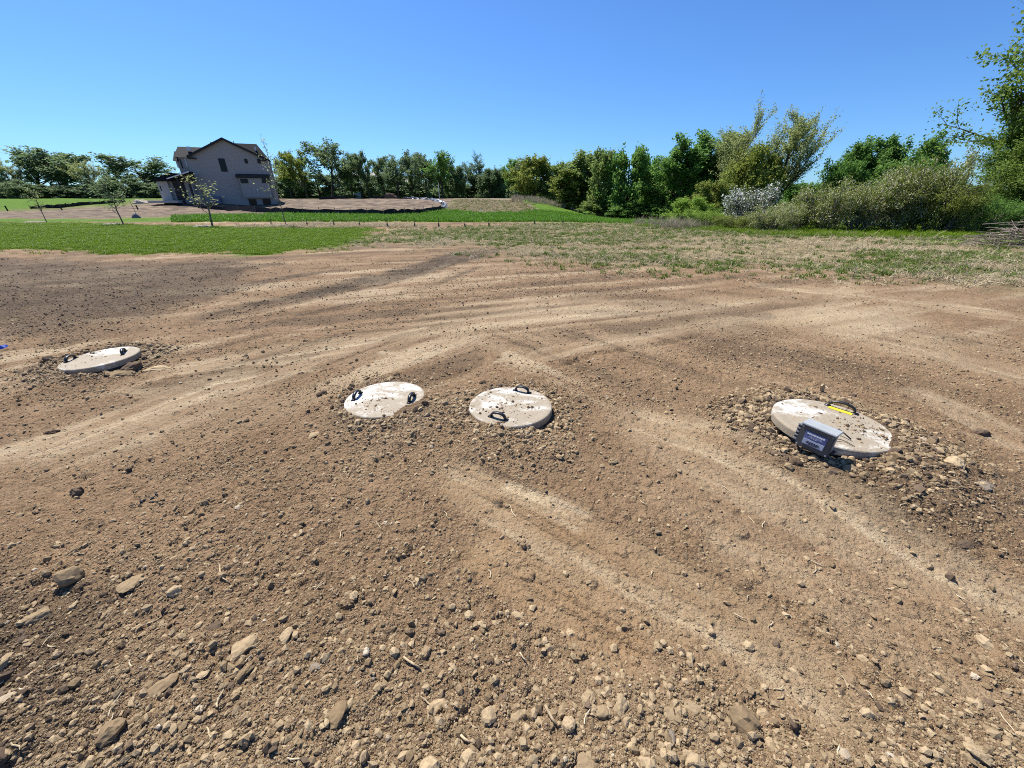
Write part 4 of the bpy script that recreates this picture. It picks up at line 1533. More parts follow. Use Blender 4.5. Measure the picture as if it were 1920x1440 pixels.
# kinds: height, trunk radius, levels, spec, stems, spread, leaves per twig, leaf size, jitter
KINDS = {
    'elm': (10, 0.20, 3, [(9, 0.20, 44, 0.60, 0.35, 0.06), (7, 0.2, 42, 0.55, 0.30, 0.13), (5, 0.25, 45, 0.50, 0.2, 0.16)], 1, 0, 14, 0.32, 0.18),
    'poplar': (10, 0.18, 3, [(17, 0.03, 34, 0.46, 0.45, 0.03), (6, 0.12, 32, 0.55, 0.5, 0.07), (4, 0.2, 32, 0.5, 0.5, 0.10)], 1, 0, 19, 0.27, 0.16),
    'round': (8, 0.16, 3, [(17, 0.02, 66, 0.52, 0.15, 0.05), (7, 0.15, 48, 0.55, 0.15, 0.12), (4, 0.2, 45, 0.5, 0.1, 0.15)], 1, 0, 18, 0.27, 0.18),
    'sparse': (9, 0.13, 3, [(10, 0.22, 38, 0.58, 0.50, 0.05), (9, 0.15, 34, 0.55, 0.5, 0.08), (7, 0.15, 34, 0.5, 0.5, 0.10)], 1, 0, 14, 0.13, 0.07),
    'bush': (4, 0.05, 2, [(8, 0.08, 52, 0.52, 0.15, 0.10), (7, 0.15, 48, 0.55, 0.15, 0.16)], 10, 0.60, 18, 0.115, 0.10),
    'sapling': (4, 0.020, 2, [(14, 0.28, 42, 0.36, 0.45, 0.05), (5, 0.2, 40, 0.5, 0.3, 0.12)], 1, 0, 7, 0.075, 0.06),
    'whip': (4, 0.020, 2, [(12, 0.30, 34, 0.34, 0.55, 0.05), (4, 0.2, 35, 0.5, 0.4, 0.12)], 1, 0, 4, 0.065, 0.04),
    'big': (10, 0.24, 3, [(15, 0.06, 58, 0.60, 0.22, 0.05), (9, 0.18, 45, 0.52, 0.2, 0.12), (6, 0.2, 45, 0.5, 0.15, 0.16)], 1, 0, 60, 0.115, 0.13),
}
PROTO = {}


def tree_proto(kind, var, near=1.0):
    key = (kind, var, near)
    if key in PROTO:
        return PROTO[key]
    Hh, tr_, lv, spec, stems, spread, per, size, jit = KINDS[kind]
    sd = {'elm': 11, 'poplar': 23, 'round': 37, 'sparse': 41, 'bush': 53, 'sapling': 67, 'big': 79, 'whip': 83}[kind] + var * 101
    big, small, tw = grow_tree(sd, Hh, tr_, lv, spec, stems, spread)
    V1, F1 = tube_np(big, 6)
    V2, F2 = tube_np(small, 3)
    VT, FT = np.concatenate([V1, V2]), np.concatenate([F1, F2 + len(V1)])
    VL, FL = leaves_np(tw, int(per * near), size / near ** 0.5, jit, sd + 1)
    hmax = np.percentile(VL[:, 2], 98.5)
    wid = 2 * np.percentile(np.hypot(VL[:, 0], VL[:, 1]), 92)
    PROTO[key] = (VT, FT, VL, FL, hmax, wid, {})
    return PROTO[key]


def tree(name, kind, var, leafm, px, top, wpx, D, label, cat='tree', group=None, base=None, near=1.0, bark=M_BARK, crown='crown', lean=0.0):
    """stand a tree of this kind at distance D so that it reaches the heights seen"""
    VT, FT, VL, FL, hmax, wid, cache = tree_proto(kind, var, near)
    q = onY(px, 372, D)
    X = q.x
    zg = float(macro(X, D))
    zt = onY(px, top, D).z
    hgt = max(0.5, zt - zg)
    wpx = wpx * (1.18 if D > 50 else 1.0)
    w = onY(px + wpx / 2, top + 30, D).x - onY(px - wpx / 2, top + 30, D).x
    sx, sz = w / wid, hgt / hmax
    if 'trunk' not in cache:
        cache['trunk'] = mesh_np('trunk', VT, FT, True)
        cache['trunk'].materials.append(bark)
    if leafm not in cache:
        cache[leafm] = mesh_np('crown', VL, FL)
        cache[leafm].materials.append(LM[leafm])
    t = thing(name, label, cat, (X, D, zg), (px * 0.37 + top * 0.11) % 6.283, group)
    t.scale = (sx, sx, sz)
    ob('trunk', cache['trunk'], None, t)
    ob(crown, cache[leafm], None, t)
    return t


G1, G2, G3, G4 = 'trees left of the house', 'row of trees behind the building site', 'copse in the middle right', 'trees at the right'
T = tree
T('tree', 'elm', 0, 'haze', 78, 286, 92, 96, 'large dark-limbed tree, left one of the pair far left', group=G1)
T('tree', 'elm', 1, 'haze', 140, 283, 96, 98, 'large spreading tree, right one of the pair far left', group=G1)
T('tree', 'sparse', 0, 'pale', 36, 300, 44, 92, 'thin pale half-bare tree left of the far left pair', group=G1)
T('tree', 'elm', 2, 'haze', 2, 316, 60, 108, 'small tree cut by the left photo edge', group=G1)
T('tree', 'sparse', 1, 'pale', 182, 304, 40, 92, 'wispy half-bare tree right of the far left pair', group=G1)
T('tree', 'elm', 2, 'haze', 283, 297, 96, 100, 'spreading tree half hidden behind the house', group=G1)
for k, (px, top, w, D, lm, lb) in enumerate(((10, 338, 60, 88, 'haze', 'low green shrub at the left photo edge'), (52, 345, 54, 84, 'haze', 'rounded shrub below the thin pale tree'),
                                            (100, 348, 56, 90, 'haze', 'low green shrub below the far left pair, left'), (150, 350, 54, 90, 'haze', 'low green shrub below the far left pair, right'),
                                            (196, 340, 56, 90, 'haze', 'grey-green shrub behind the broad sapling'), (240, 334, 60, 88, 'haze', 'green shrub right behind the broad sapling'),
                                            (282, 344, 46, 90, 'haze', 'dark green shrub against the garage'))):
    T('shrub', 'round', k % 2, lm, px, top, w, D, lb, 'shrub', 'shrubs left of the house')
ROW = [(548, 300, 46, 104, 'elm', 2, 'haze', 'slim tree directly right of the house'), (578, 287, 60, 100, 'elm', 0, 'olive', 'open-crowned light tree, second in the row from the house'),
       (624, 270, 66, 98, 'elm', 1, 'haze', 'tallest round-crowned tree of the row behind the site'), (662, 292, 44, 104, 'elm', 2, 'haze', 'slender tree right of the tallest one'),
       (694, 288, 50, 100, 'elm', 0, 'haze', 'leaning tree left of the row centre'), (722, 296, 44, 106, 'elm', 1, 'haze', 'narrow tree in the row centre'),
       (748, 293, 44, 100, 'elm', 2, 'haze', 'open tree right of the row centre'), (773, 286, 46, 102, 'elm', 0, 'haze', 'tall two-stemmed looking tree near the row end'),
       (800, 293, 44, 98, 'elm', 1, 'haze', 'leaning tree before the row end'), (830, 289, 48, 96, 'elm', 2, 'dark', 'dense dark tree ending the row'),
       (856, 312, 40, 104, 'round', 0, 'haze', 'low rounded tree beside the row end'), (893, 293, 46, 112, 'sparse', 0, 'haze', 'tall feathery tree above the gravel top'),
       (920, 318, 44, 104, 'round', 1, 'haze', 'low dense tree behind the gravel top'), (952, 301, 50, 98, 'elm', 0, 'dark', 'dark tree where row and copse meet'),
       (972, 306, 56, 96, 'round', 1, 'haze', 'full green tree left of the copse end'), (936, 322, 60, 108, 'round', 0, 'haze', 'low full tree above the slope crest'), (905, 330, 60, 112, 'round', 1, 'haze', 'low full tree under the tall feathery one'),
       (600, 328, 66, 112, 'round', 0, 'haze', 'low dark undergrowth tree below the tallest one'), (680, 330, 76, 114, 'round', 1, 'haze', 'low undergrowth tree left of the row centre'),
       (760, 330, 76, 114, 'round', 0, 'haze', 'low undergrowth tree right of the row centre'), (842, 334, 64, 112, 'round', 1, 'haze', 'low undergrowth tree at the row end'),
       (545, 334, 64, 112, 'round', 0, 'haze', 'low undergrowth tree beside the house')]
for px, top, w, D, kd, vr, lm, lb in ROW:
    T('tree', kd, vr, lm, px, top, w, D, lb, group=G2)
COPSE = [(1000, 299, 70, 86, 'round', 0, 'olive', 'broad yellowish tree at the left end of the copse'), (1036, 308, 50, 88, 'round', 1, 'mid', 'grey-green tree second from the copse left end'),
         (1056, 322, 52, 70, 'poplar', 0, 'olive', 'low yellow-green tree in front of the copse left part'), (1090, 291, 74, 72, 'poplar', 1, 'mid', 'feathery upright tree left of the copse centre'),
         (1132, 287, 66, 64, 'round', 0, 'mid', 'dense light green tree at the copse centre'), (1176, 285, 76, 62, 'round', 1, 'dark', 'dense dark tree at the copse centre'),
         (1214, 300, 54, 64, 'round', 0, 'dark', 'dark narrow tree right of the copse centre'), (1246, 306, 50, 60, 'poplar', 0, 'mid', 'slim tree left of the tall dark poplar'),
         (1285, 257, 82, 56, 'poplar', 1, 'dark', 'tall deep green poplar-shaped tree'), (1330, 260, 68, 56, 'poplar', 0, 'mid', 'upright tree right of the tall deep green one'),
         (1380, 282, 104, 44, 'round', 0, 'olive', 'broad olive tree behind the white blossom'), (1440, 296, 90, 46, 'round', 1, 'olive', 'olive tree below the pale spreading tree'),
         (1376, 212, 96, 47, 'sparse', 0, 'pale', 'tall pale feathery tree above the olive tree'), (1452, 213, 110, 47, 'sparse', 1, 'pale', 'pale spreading tree with open twiggy crown'),
         (1302, 372, 72, 36, 'round', 1, 'fresh', 'bright green small tree at the edge of the copse'), (1340, 345, 70, 38, 'round', 0, 'olive', 'olive bushy tree behind the bright green small tree'),
         (1500, 345, 60, 60, 'round', 0, 'dark', 'dark tree in the gap right of the pale tree')]
for k, (px, top, w, D, lm, lb) in enumerate(((1080, 372, 60, 70, 'olive', 'low shrub at the foot of the copse, far left'), (1125, 378, 60, 62, 'mid', 'low shrub at the foot of the copse, left'), (1165, 380, 60, 60, 'dark', 'low dark shrub at the foot of the copse, middle'),
                                             (1205, 384, 56, 60, 'dark', 'low dark shrub at the foot of the copse, right of middle'), (1250, 384, 60, 56, 'dark', 'low dark shrub under the tall deep green tree'), (1300, 380, 60, 54, 'dark', 'low dark shrub right under the tall deep green tree'))):
    T('shrub', 'round', k % 2, lm, px, top, w, D, lb, 'shrub', 'shrubs at the foot of the copse')
for px, top, w, D, kd, vr, lm, lb in COPSE:
    T('tree', kd, vr, lm, px, top, w, D, lb, group=G3, near=1.5 if D < 60 else 1.0)
for px, top, w, D, kd, vr, lm, lb in [(1562, 278, 62, 46, 'poplar', 0, 'dark', 'dark green tree, left one above the blossom hedge'), (1610, 272, 66, 46, 'poplar', 1, 'dark', 'dark green tree, second above the blossom hedge'),
                                      (1662, 260, 74, 44, 'poplar', 0, 'dark', 'dark green tree, tallest of those above the blossom hedge'), (1716, 264, 66, 44, 'poplar', 1, 'dark', 'dark green tree beside the big right-hand tree'),
                                      (1590, 310, 90, 42, 'round', 1, 'dark', 'low dark tree behind the left of the blossom hedge'), (1690, 310, 110, 40, 'round', 0, 'dark', 'low dark tree behind the right of the blossom hedge')]:
    T('tree', kd, vr, lm, px, top, w, D, lb, group=G4, near=1.5)
T('tree', 'big', 0, 'leafy', 1940, -90, 430, 24, 'big leafy tree cut by the right photo edge', group=G4)
T('tree', 'big', 3, 'leafy', 2040, -70, 380, 26, 'second tall tree behind the big one at the right photo edge', group=G4)
T('tree', 'big', 1, 'leafy', 1915, 195, 225, 22.5, 'yellow-green lower tree in front of the big right-hand tree', group=G4)
T('tree', 'big', 2, 'leafy', 1990, 240, 250, 21.5, 'dark lower tree at the right photo edge', group=G4)
HEDGE = [(1330, 398, 74, 27, 'fresh', 'bright young shrub at the left end of the blossom hedge'), (1405, 348, 100, 28, 'white', 'shrub covered in pure white blossom'),
         (1392, 398, 80, 24, 'olive', 'low olive shrub in front of the white blossom'), (1460, 392, 90, 22, 'cream', 'cream blossoming shrub, first right of the white one'),
         (1500, 374, 96, 23.5, 'cream', 'cream blossoming shrub, second right of the white one'), (1560, 354, 110, 23, 'cream', 'cream blossoming shrub in the left middle of the hedge'),
         (1625, 336, 120, 22.5, 'cream', 'cream blossoming shrub in the middle of the hedge'), (1690, 318, 120, 22.5, 'cream', 'tall cream blossoming shrub right of the hedge middle'),
         (1745, 304, 120, 22, 'cream', 'tallest cream blossoming shrub towards the big tree'), (1790, 340, 110, 21, 'olive', 'shaded olive shrub under the big tree'),
         
         
         (1860, 380, 120, 20.8, 'dark', 'dark shrub behind the brush pile'), (1930, 370, 110, 21, 'dark', 'dark shrub at the right photo edge behind the brush pile')]
for k, (px, top, w, D, lm, lb) in enumerate(HEDGE):
    T('shrub', 'bush', k % 3, lm, px, top + (-6, 4, 7, -3, 5)[k % 5], w * 0.86, D, lb, 'shrub', 'shrubs of the blossom hedge', near=0.8 if lm == 'white' else 1.6, bark=M_BARKG)
# saplings on the lawn
for k, (px, top, w, by, lm, lb, kd) in enumerate(((66, 352, 30, 417, 'pale', 'tiny bare sapling on its own mulch ring at the far left', 'whip'), (212, 332, 70, 421, 'haze', 'broad sapling left of the house on a mulch ring', 'sapling'),
                                              (382, 326, 74, 425, 'pale', 'pale sapling in front of the house', 'whip'), (525, 262, 52, 424, 'pale', 'tall thin sapling right of the house', 'whip'))):
    x, y = hit(px, by)
    T('sapling', kd, k % 2, lm, px, top, w, y, lb, 'sapling', 'young trees planted on the lawn', bark=M_BARKG)
    V, Fq = lathe([(0.01, 0.06), (0.35, 0.055), (0.5, 0.03), (0.58, -0.03)], 28)
    V = [(a, b_, c_ + 0.012 * random.random()) for a, b_, c_ in V]
    tag(ob('mulch_ring', mesh_np('mulch_ring', V, np.array(Fq)[:, ::-1], False), plain('pale_mulch', (0.24, 0.205, 0.165), 0.95, 0.2, 14), None, (x, y, float(macro(x, y)) + 0.03)),
        ('grey mulch ring under the tiny bare sapling', 'grey mulch ring under the broad sapling', 'grey mulch ring under the pale sapling before the house', 'grey mulch ring under the tall thin sapling')[k], 'mulch ring', 'mulch rings of the young trees')

# far wood closing the view behind the trees, reads as one mass
VT, FT, VL, FL, hmax, wid, _c = tree_proto('round', 0)
wv = []
rs_ = np.random.default_rng(5)
sub = VL.reshape(-1, 4, 3)
sub = sub[rs_.random(len(sub)) < 0.16]
for q in range(150):
    an = math.radians(-62 + 124 * (q + rs_.random()) / 150)
    D = rs_.uniform(135, 175)
    X, Y = D * math.tan(an) if abs(an) < 1.1 else 0, D
    hh_ = rs_.uniform(4.0, 6.5) * (0.75 if an < 0.0 else 1.0)
    if 0.33 < an < 0.55:
        hh_ *= 1.9
    sx = rs_.uniform(7, 12) / wid
    a = rs_.uniform(0, 6.28)
    R_ = np.array([[math.cos(a), -math.sin(a), 0], [math.sin(a), math.cos(a), 0], [0, 0, 1]])
    c0 = sub.mean(1, keepdims=True)
    big_leaf = c0 + (sub - c0) * 3.2
    wv.append((big_leaf.reshape(-1, 3) * np.array([sx, sx, hh_ / hmax])) @ R_.T + np.array([X, Y, float(macro(X, Y)) - 0.3]))
V = np.concatenate(wv)
tag(ob('far_wood', mesh_np('far_wood', V, np.arange(len(V)).reshape(-1, 4)), LM['haze']), 'distant wood closing the horizon behind the nearer trees', 'wood', kind='stuff')

# far pale buildings glimpsed through the tree row
for px0, px1, ty, D, lb in ((655, 676, 333, 150, 'far white-roofed building glimpsed through the trees, left one'), (688, 712, 332, 152, 'far white-roofed building glimpsed through the trees, middle one'), (742, 780, 342, 150, 'far pale building glimpsed through the trees, right one')):
    a, c_ = onY(px0, ty, D), onY(px1, ty, D)
    zg = float(macro(a.x, D)) - 0.5
    t = thing('far_building', lb, 'building', ((a.x + c_.x) / 2, D, zg))
    hw, hh_ = (c_.x - a.x) / 2, a.z - zg
    MB().box(-hw, hw, 0, 6, 0, hh_).build('wall', M_PALE, t)
    m = MB()
    m.prism([(-hw - 0.4, -0.5, hh_), (-hw - 0.4, 3, hh_ + 1.6), (-hw - 0.4, 6.5, hh_)], (2 * hw + 0.8, 0, 0))
    m.build('roof', M_CONC, t)
    for q in (-0.5, 0.4):
        MB().box(q * hw - 0.4, q * hw + 0.4, -0.05, -0.003, hh_ * 0.45, hh_ * 0.75).build('window', M_GLASS, t)

# ------------------------------------------------------------------ fences and site clutter
def ribbon(name, pts, hgt, label, mat, lean=0.0, stake=True, wave=0.05):
    cx = sum(p[0] for p in pts) / len(pts)
    cy = sum(p[1] for p in pts) / len(pts)
    t = thing(name, label, 'silt fence', (cx, cy, float(macro(cx, cy))))
    o = Vector(t.location)
    P = []
    for (ax, ay), (bx_, by_) in zip(pts[:-1], pts[1:]):
        for q in range(6):
            P.append((ax + (bx_ - ax) * q / 6, ay + (by_ - ay) * q / 6))
    P.append(pts[-1])
    m = MB()
    rs = random.Random(4)
    n_ = len(P)
    for (x, y) in P:
        z = float(macro(x, y))
        hh = hgt * rs.uniform(0.75, 1.1)
        off = rs.gauss(0, wave)
        for dy in (0, 0.02):
            m.v.append((x - o.x, y + dy - o.y, z - 0.1 - o.z))
            m.v.append((x - o.x, y + dy + off - o.y, z + hh - o.z))
    for q in range(n_ - 1):
        a, c_ = q * 4, q * 4 + 4
        m.f += [(a, c_, c_ + 1, a + 1), (a + 2, a + 3, c_ + 3, c_ + 2), (a + 1, c_ + 1, c_ + 3, a + 3)]
    m.build('fabric', mat, t)
    if stake:
        for q in range(0, n_, 3):
            x, y = P[q]
            z = float(macro(x, y))
            MB().box(x - o.x - 0.02, x - o.x + 0.02, y - o.y - 0.06, y - o.y - 0.02, z - o.z - 0.2, z - o.z + hgt * 1.25).build('stake', M_STAKE, t)
    return t


M_SILT = plain('black_fabric', (0.012, 0.012, 0.014), 0.7, 0.2, 4)
M_STAKE = plain('weathered_stake', (0.23, 0.18, 0.12), 0.9, 0.2, 10)
ribbon('silt_fence', FENCE, 0.62, 'black silt fence curving round the front of the dirt mound', M_SILT)
ribbon('silt_fence', [hit(*p) for p in [(58, 392.5), (85, 391), (115, 390), (150, 386), (190, 382.5), (235, 378.5)]], 0.45, 'black silt fence sagging at the far left of the building site', M_SILT)
x0 = onY(600, 372, 80).x
ribbon('silt_fence', [(onY(p, 372, 79).x, 79) for p in (598, 615, 632, 650)], 0.40, 'short black silt fence on the crest of the mound, left piece', M_SILT, stake=False)
ribbon('silt_fence', [(onY(p, 372, 79).x, 79) for p in (692, 705, 720)], 0.40, 'short black silt fence on the crest of the mound, right piece', M_SILT, stake=False)
# crumpled plastic sheet at the end of the mound
M_SHEET = plain('silver_plastic', (0.20, 0.205, 0.215), 0.35, 0.25, 3, 0.5)
m = MB()
rs = random.Random(9)
path = [onY(p, q, Y) for p, q, Y in ((758, 373.5, 78), (775, 372, 77), (792, 373.5, 75), (810, 376, 72), (826, 377.5, 68), (833, 381, 64), (836, 386, 60), (829, 390, 57))]
nn = 40
for q in range(nn + 1):
    f = q / nn * (len(path) - 1)
    k = min(len(path) - 2, int(f))
    p = path[k].lerp(path[k + 1], f - k)
    z = float(macro(p.x, p.y))
    for r in range(5):
        m.v.append((p.x + rs.gauss(0, .12) + (r - 2) * 0.14, p.y + rs.gauss(0, .2), z - 0.05 + (0.36 if r in (1, 2, 3) else 0.02) * rs.uniform(0.5, 1.2)))
for q in range(nn):
    for r in range(4):
        a = q * 5 + r
        m.f.append((a, a + 1, a + 6, a + 5))
sh = m.mesh('plastic_sheet')
so_ = ob('plastic_sheet', sh, M_SHEET)
md = so_.modifiers.new('thick', 'SOLIDIFY')
md.thickness = 0.02
tag(so_, 'crumpled silvery plastic sheet along the right end of the mound', 'plastic sheet')
# white pole and small pipe stub
x, D = onY(824, 372, 72).x, 72
tag(MB().tube([(0, 0, -0.2), (0, 0, 2.6)], 0.05, 8).build('marker_pole', M_WTRIM, None, loc=(x, D, float(macro(x, D)))), 'thin white pole standing at the right end of the mound', 'pole')
x, y = hit(902, 397)
t = thing('pipe_stub', 'small white pipe stub on the dry grass slope', 'pipe', (x, y, float(macro(x, y))))
MB().tube([(0, 0, -0.1), (0, 0, 0.35)], 0.055, 10).build('pipe', M_WTRIM, t)
MB().tube([(-0.25, 0, 0.05), (0.3, 0, 0.06)], 0.05, 10).build('elbow', M_WTRIM, t)
# brown heap of brush on the crest, gravel heap by the garage
tag(ob('dirt_heap', rockcopy(rock_mesh(701, 3, 0.5), M_CLODK), None, None, (onY(734, 372, 80).x, 80, float(macro(onY(734, 372, 80).x, 80)) + 0.2), (0, 0, 0.3), (1.3, 1.0, 1.7)), 'brown heap on the crest of the mound', 'heap')
x, D = onY(261, 372, 66).x, 66
tag(ob('gravel_heap', rockcopy(rock_mesh(702, 3, 0.6, 4), plain('pale_gravel', (0.42, 0.36, 0.29), 0.95, 0.2, 9)), None, None, (x, D, float(macro(x, D)) - 0.1), (0, 0, 0.8), (1.25, 1.1, 1.15)), 'pale gravel heap left of the garage', 'heap')
# short posts on the far left strip, cone-shaped utility cover with thin stake
for px, py, hh_, ln, lb in ((259, 393, 0.55, -0.15, 'black short post below the pale gravel heap'), (15, 396, 0.65, -0.1, 'black post at the far left of the green strip'), (117, 394, 0.6, -0.35, 'black post at the low end of the sagging fence'),
                            (126, 388, 0.5, -0.1, 'black post just behind the sagging fence')):
    x, y = hit(px, py)
    MBp = MB()
    MBp.box(-0.07, 0.07, -0.05, 0.05, -0.15, hh_)
    tag(MBp.build('short_post', M_SILT, None, bevel=0.015, loc=(x, y, float(macro(x, y))), rot=(0, ln, 0)), lb, 'post', 'short black posts')
x, y = hit(256, 409)
t = thing('utility_cover', 'grey cone-shaped utility cover with a thin stake at the lawn edge', 'utility cover', (x, y, float(macro(x, y))))
V, Fq = lathe([(0.36, -0.1), (0.34, 0.06), (0.22, 0.26), (0.14, 0.38), (0.01, 0.42)], 20)
ob('cover', mesh_np('cover', V, Fq, True), plain('dull_grey', (0.13, 0.13, 0.14), 0.8), t)
MB().tube([(0.1, 0.1, 0), (-0.12, 0.1, 1.5)], 0.02, 6).build('thin_stake', M_STAKE, t)
# fence posts along the tall grass
M_POST = plain('dark_green_steel', (0.09, 0.11, 0.07), 0.7)
for k, (px, py, hh_) in enumerate(((577, 424, 0.75), (627, 424, 0.75), (675, 425, 0.9), (727, 426, 0.9), (778, 426, 0.85), (823, 426, 0.9), (872, 427, 0.7), (917, 425, 0.75), (1002, 422, 0.7), (1055, 421, 0.7), (510, 424, 0.8))):
    x, y = hit(px, py)
    t = thing('fence_post', 'thin dark fence post standing in the tall green grass strip', 'post', (x, y, float(macro(x, y))), 0, 'fence posts in the grass strip')
    t['label'] = '%s thin dark fence post from the left in the tall grass strip' % ('second third fourth fifth sixth seventh eighth ninth tenth eleventh first'.split()[k])
    MB().box(-0.014, 0.014, -0.014, 0.014, -0.2, hh_ * 0.6).build('post', M_POST, t, rot=(0, random.uniform(-.06, .06), 0))
    mm = MB()
    mm.prism([(-0.05, -0.03, 0.02), (0.05, -0.03, 0.02), (0.05, -0.03, 0.20), (0, -0.03, 0.26), (-0.05, -0.03, 0.20)], (0, 0.008, 0))
    mm.build('anchor_plate', M_POST, t)
# brush pile at the right edge
x, y = hit(1915, 462)
m = MB()
rs = random.Random(21)
for q in range(230):
    a = rs.uniform(0, 6.283)
    L = rs.uniform(0.6, 1.7)
    p = Vector((rs.gauss(0, 0.75), rs.gauss(0, 0.6), 0))
    p.z = max(0.02, (1.25 - 0.75 * p.length) * rs.random())
    d = Vector((math.cos(a), math.sin(a), rs.uniform(-0.1, 0.35))).normalized()
    q0, q1 = p - d * L / 2, p + d * L / 2
    q0.z = max(q0.z, 0.0)
    q1.z = max(q1.z, 0.02)
    md_ = q0.lerp(q1, 0.5) + Vector((rs.gauss(0, .06), rs.gauss(0, .06), rs.uniform(0, .12)))
    r0 = rs.uniform(0.006, 0.018)
    m.tube([q0, md_, q1], [r0, r0 * 0.8, r0 * 0.3], 4)
tag(m.build('brush_pile', plain('dry_branches', (0.23, 0.19, 0.155), 0.95, 0.3, 3), None, loc=(x, y, float(macro(x, y)))), 'pile of dry grey-brown branches at the right photo edge', 'brush pile')

# ------------------------------------------------------------------ grass, straw, weeds
def tuft(seed, nb, h, w, lean, curl=0.5, rad_=0.05):
    rs = random.Random(seed)
    m = MB()
    for q in range(nb):
        a = rs.uniform(0, 6.283)
        r0 = rad_ * math.sqrt(rs.random())
        base = Vector((r0 * math.cos(a), r0 * math.sin(a), -0.02))
        b2 = rs.uniform(0, 6.283)
        d = Vector((math.cos(b2), math.sin(b2), 0))
        s = Vector((-d.y, d.x, 0)) * w / 2 * rs.uniform(0.6, 1.2)
        hh = h * rs.uniform(0.5, 1.15)
        ln = lean * rs.uniform(0.3, 1.3)
        m1 = base + d * ln * hh * 0.35 + Vector((0, 0, hh * 0.6))
        m2 = base + d * ln * hh * (0.8 + curl * 0.4) + Vector((0, 0, hh * (1.0 - 0.3 * ln * curl)))
        n0 = len(m.v)
        m.v += [tuple(base - s), tuple(base + s), tuple(m1 + s * 0.8), tuple(m1 - s * 0.8), tuple(m2)]
        m.f += [(n0, n0 + 1, n0 + 2, n0 + 3), (n0 + 3, n0 + 2, n0 + 4)]
    me = bpy.data.meshes.new('tuft')
    me.from_pydata(m.v, [], m.f)
    return me


M_GRASS = leaf_mat('lawn_grass', (0.080, 0.152, 0.005), (0.162, 0.250, 0.014), 0.35)
M_TALL = leaf_mat('tall_grass', (0.060, 0.165, 0.010), (0.120, 0.250, 0.022), 0.35)
M_STRW = leaf_mat('dead_grass', (0.250, 0.195, 0.110), (0.520, 0.440, 0.300), 0.25, 0.8)
M_WEED = leaf_mat('weeds', (0.070, 0.125, 0.016), (0.130, 0.190, 0.035), 0.35)
M_REED = leaf_mat('dry_stalks', (0.22, 0.185, 0.125), (0.42, 0.36, 0.26), 0.15, 0.85)
M_DAND = plain('dandelion_yellow', (0.75, 0.60, 0.03), 0.7)


def field(name, n_, sampler, keepfn, protos, smin, smax, label, cat, farscale=0.0, tilt=0.15):
    x, y = sampler(n_)
    z = zones(x, y)
    k = np.flatnonzero(rng.random(len(x)) < keepfn(x, y, z))
    x, y = x[k], y[k]
    z = {a: b_[k] for a, b_ in z.items()}
    h = height(x, y, z)
    nn_ = len(x)
    s_ = rng.uniform(smin, smax, nn_)
    wide = s_ * (1 + farscale * np.clip(np.hypot(x, y) - 12, 0, 60))
    scatter(name, np.column_stack([x, y, h]), np.column_stack([rng.normal(0, tilt, nn_), rng.normal(0, tilt, nn_), rng.uniform(0, 6.28, nn_)]),
            np.column_stack([wide, wide, s_]), rng.integers(0, len(protos), nn_), protos, label, cat)


def rect(x0, x1, y0, y1, bias=1.0):
    return lambda q: (rng.uniform(x0, x1, q), y0 + (y1 - y0) * rng.random(q) ** bias)


def wedge(px0, px1, y0, y1, bias=1.0):
    """ground between two sight lines, from y0 to y1 metres out"""
    def f(q):
        y = y0 + (y1 - y0) * rng.random(q) ** bias
        return rng.uniform(px0 - 960, px1 - 960, q) / F_PX * y / 1.08, y
    return f


field('lawn_grass', 30000, wedge(-150, 760, 12.5, 36, 1.3), lambda x, y, z: np.maximum(z['lawn'], 0.05 * (inpoly(x, y, LAWN) > -1.2)), [(tuft(k, 12, 0.085, 0.010, 0.8, 0.5, 0.09), M_GRASS) for k in range(4)], 0.7, 1.4, 'short bright green lawn grass left of centre', 'grass', 0.02)
field('dandelion_flowers', 500, wedge(-100, 760, 13, 34), lambda x, y, z: z['lawn'], [(rock_mesh(800, 1, 0.4, 0), M_DAND)], 0.018, 0.032, 'yellow dandelion heads dotted over the lawn', 'flowers')
field('dead_grass', 26000, wedge(560, 2150, 7.8, 30, 1.1), lambda x, y, z: np.maximum(z['st'], 0.12 * (inpoly(x, y, STRAW) > -1.8)) * (1 - z['lawn']) * (0.25 + 0.75 * S((fbm(x / 2.6, y / 0.9, 91, 4) + 0.10) / 0.35)),
      [(tuft(20 + k, 9, 0.10, 0.012, 2.2, 0.9, 0.10), M_STRW) for k in range(4)], 0.6, 1.5, 'flattened dead grass and straw across the middle right', 'dry grass', 0.02, 0.3)
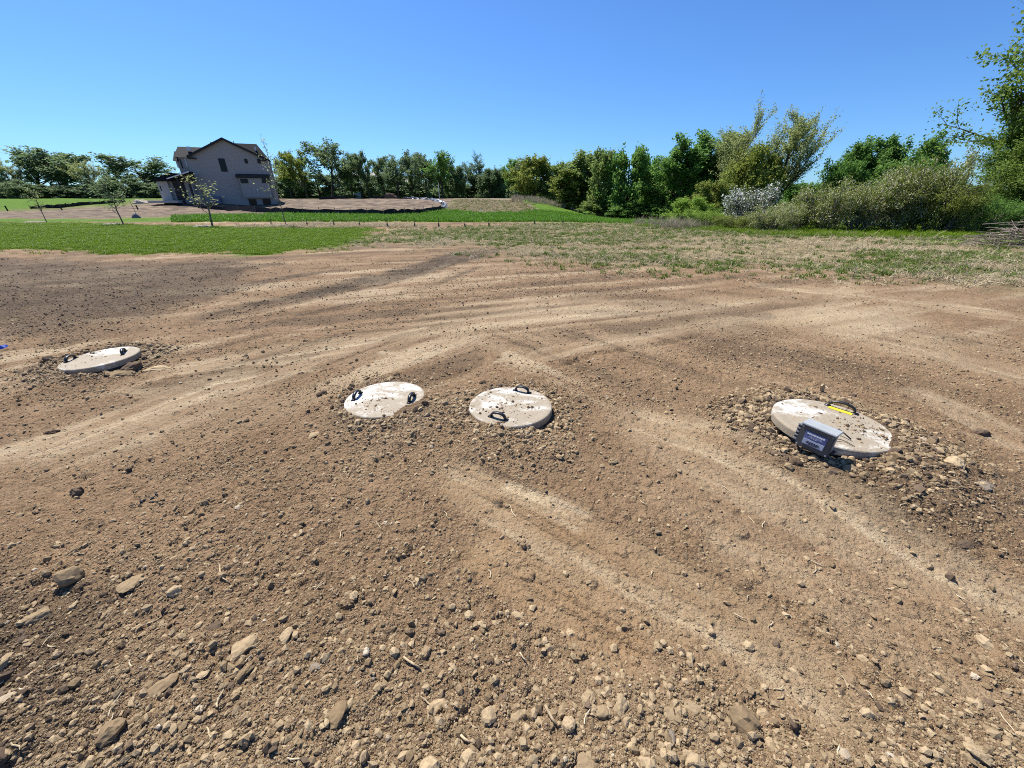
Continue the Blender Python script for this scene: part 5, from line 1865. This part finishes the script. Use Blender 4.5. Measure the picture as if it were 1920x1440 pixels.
field('field_weeds', 30000, wedge(560, 2150, 7.8, 30, 1.1), lambda x, y, z: np.maximum(z['st'], 0.10 * (inpoly(x, y, STRAW) > -1.6)) * (1 - z['lawn']) * (0.06 + 0.94 * S((fbm(x / 3.2, y / 1.1, 95, 4, 0.6) + 0.13 + 0.25 * S((y - 17) / 5)) / 0.22)),
      [(tuft(40 + k, 12, 0.11, 0.018, 1.0, 0.6, 0.09), M_WEED) for k in range(4)], 0.6, 1.4, 'green weeds growing in patches through the dead grass', 'weeds', 0.015)
field('verge_grass', 9000, wedge(1150, 2050, 18, 27), lambda x, y, z: z['eg'], [(tuft(60 + k, 12, 0.17, 0.016, 0.7, 0.5, 0.10), M_GRASS) for k in range(3)], 0.7, 1.4, 'fresh grass along the foot of the blossom hedge', 'grass')
field('tall_grass', 18000, wedge(330, 1300, 30, 56, 1.0), lambda x, y, z: z['green'] * (1 - z['lawn']) * (z['beyond'] > 0.3) * (1 - z['site']), [(tuft(70 + k, 12, 0.24, 0.032, 0.6, 0.5, 0.16), M_TALL) for k in range(4)], 0.7, 1.4,
      'tall bright green grass before the silt fence and on the slope', 'grass', 0.01)
field('mulch_band', 3500, wedge(420, 830, 25, 31), lambda x, y, z: z['mb'], [(tuft(80 + k, 9, 0.14, 0.02, 1.6, 0.8, 0.12), M_STRW) for k in range(3)], 0.7, 1.5, 'band of pale dead stalks along the far edge of the lawn', 'dry grass', 0.0, 0.3)
field('dry_stalks', 1500, wedge(1190, 1420, 24, 31), lambda x, y, z: S(fbm(x / 1.5, y / 1.5, 97, 3) / 0.3), [(tuft(85 + k, 8, 0.60, 0.016, 0.45, 0.3, 0.12), M_REED) for k in range(3)], 0.6, 1.3, 'standing dry brown stalks between copse and blossom hedge', 'dry stalks')
field('dry_stalks_slope', 420, wedge(960, 1080, 66, 78), lambda x, y, z: 0.9 * np.ones_like(x), [(tuft(88 + k, 8, 0.8, 0.04, 0.5, 0.3, 0.2), M_REED) for k in range(3)], 0.6, 1.2, 'dry brownish stalks on the crest before the copse', 'dry stalks')
field('slope_grass', 9000, wedge(820, 1010, 50, 76), lambda x, y, z: 0.75 * z['hill'], [(tuft(90 + k, 9, 0.16, 0.035, 1.4, 0.7, 0.18), M_STRW) for k in range(3)] + [(tuft(94, 10, 0.2, 0.035, 0.8, 0.5, 0.16), M_WEED)], 0.7, 1.4, 'dry pale grass on the slope right of the mound', 'dry grass', 0.0, 0.2)
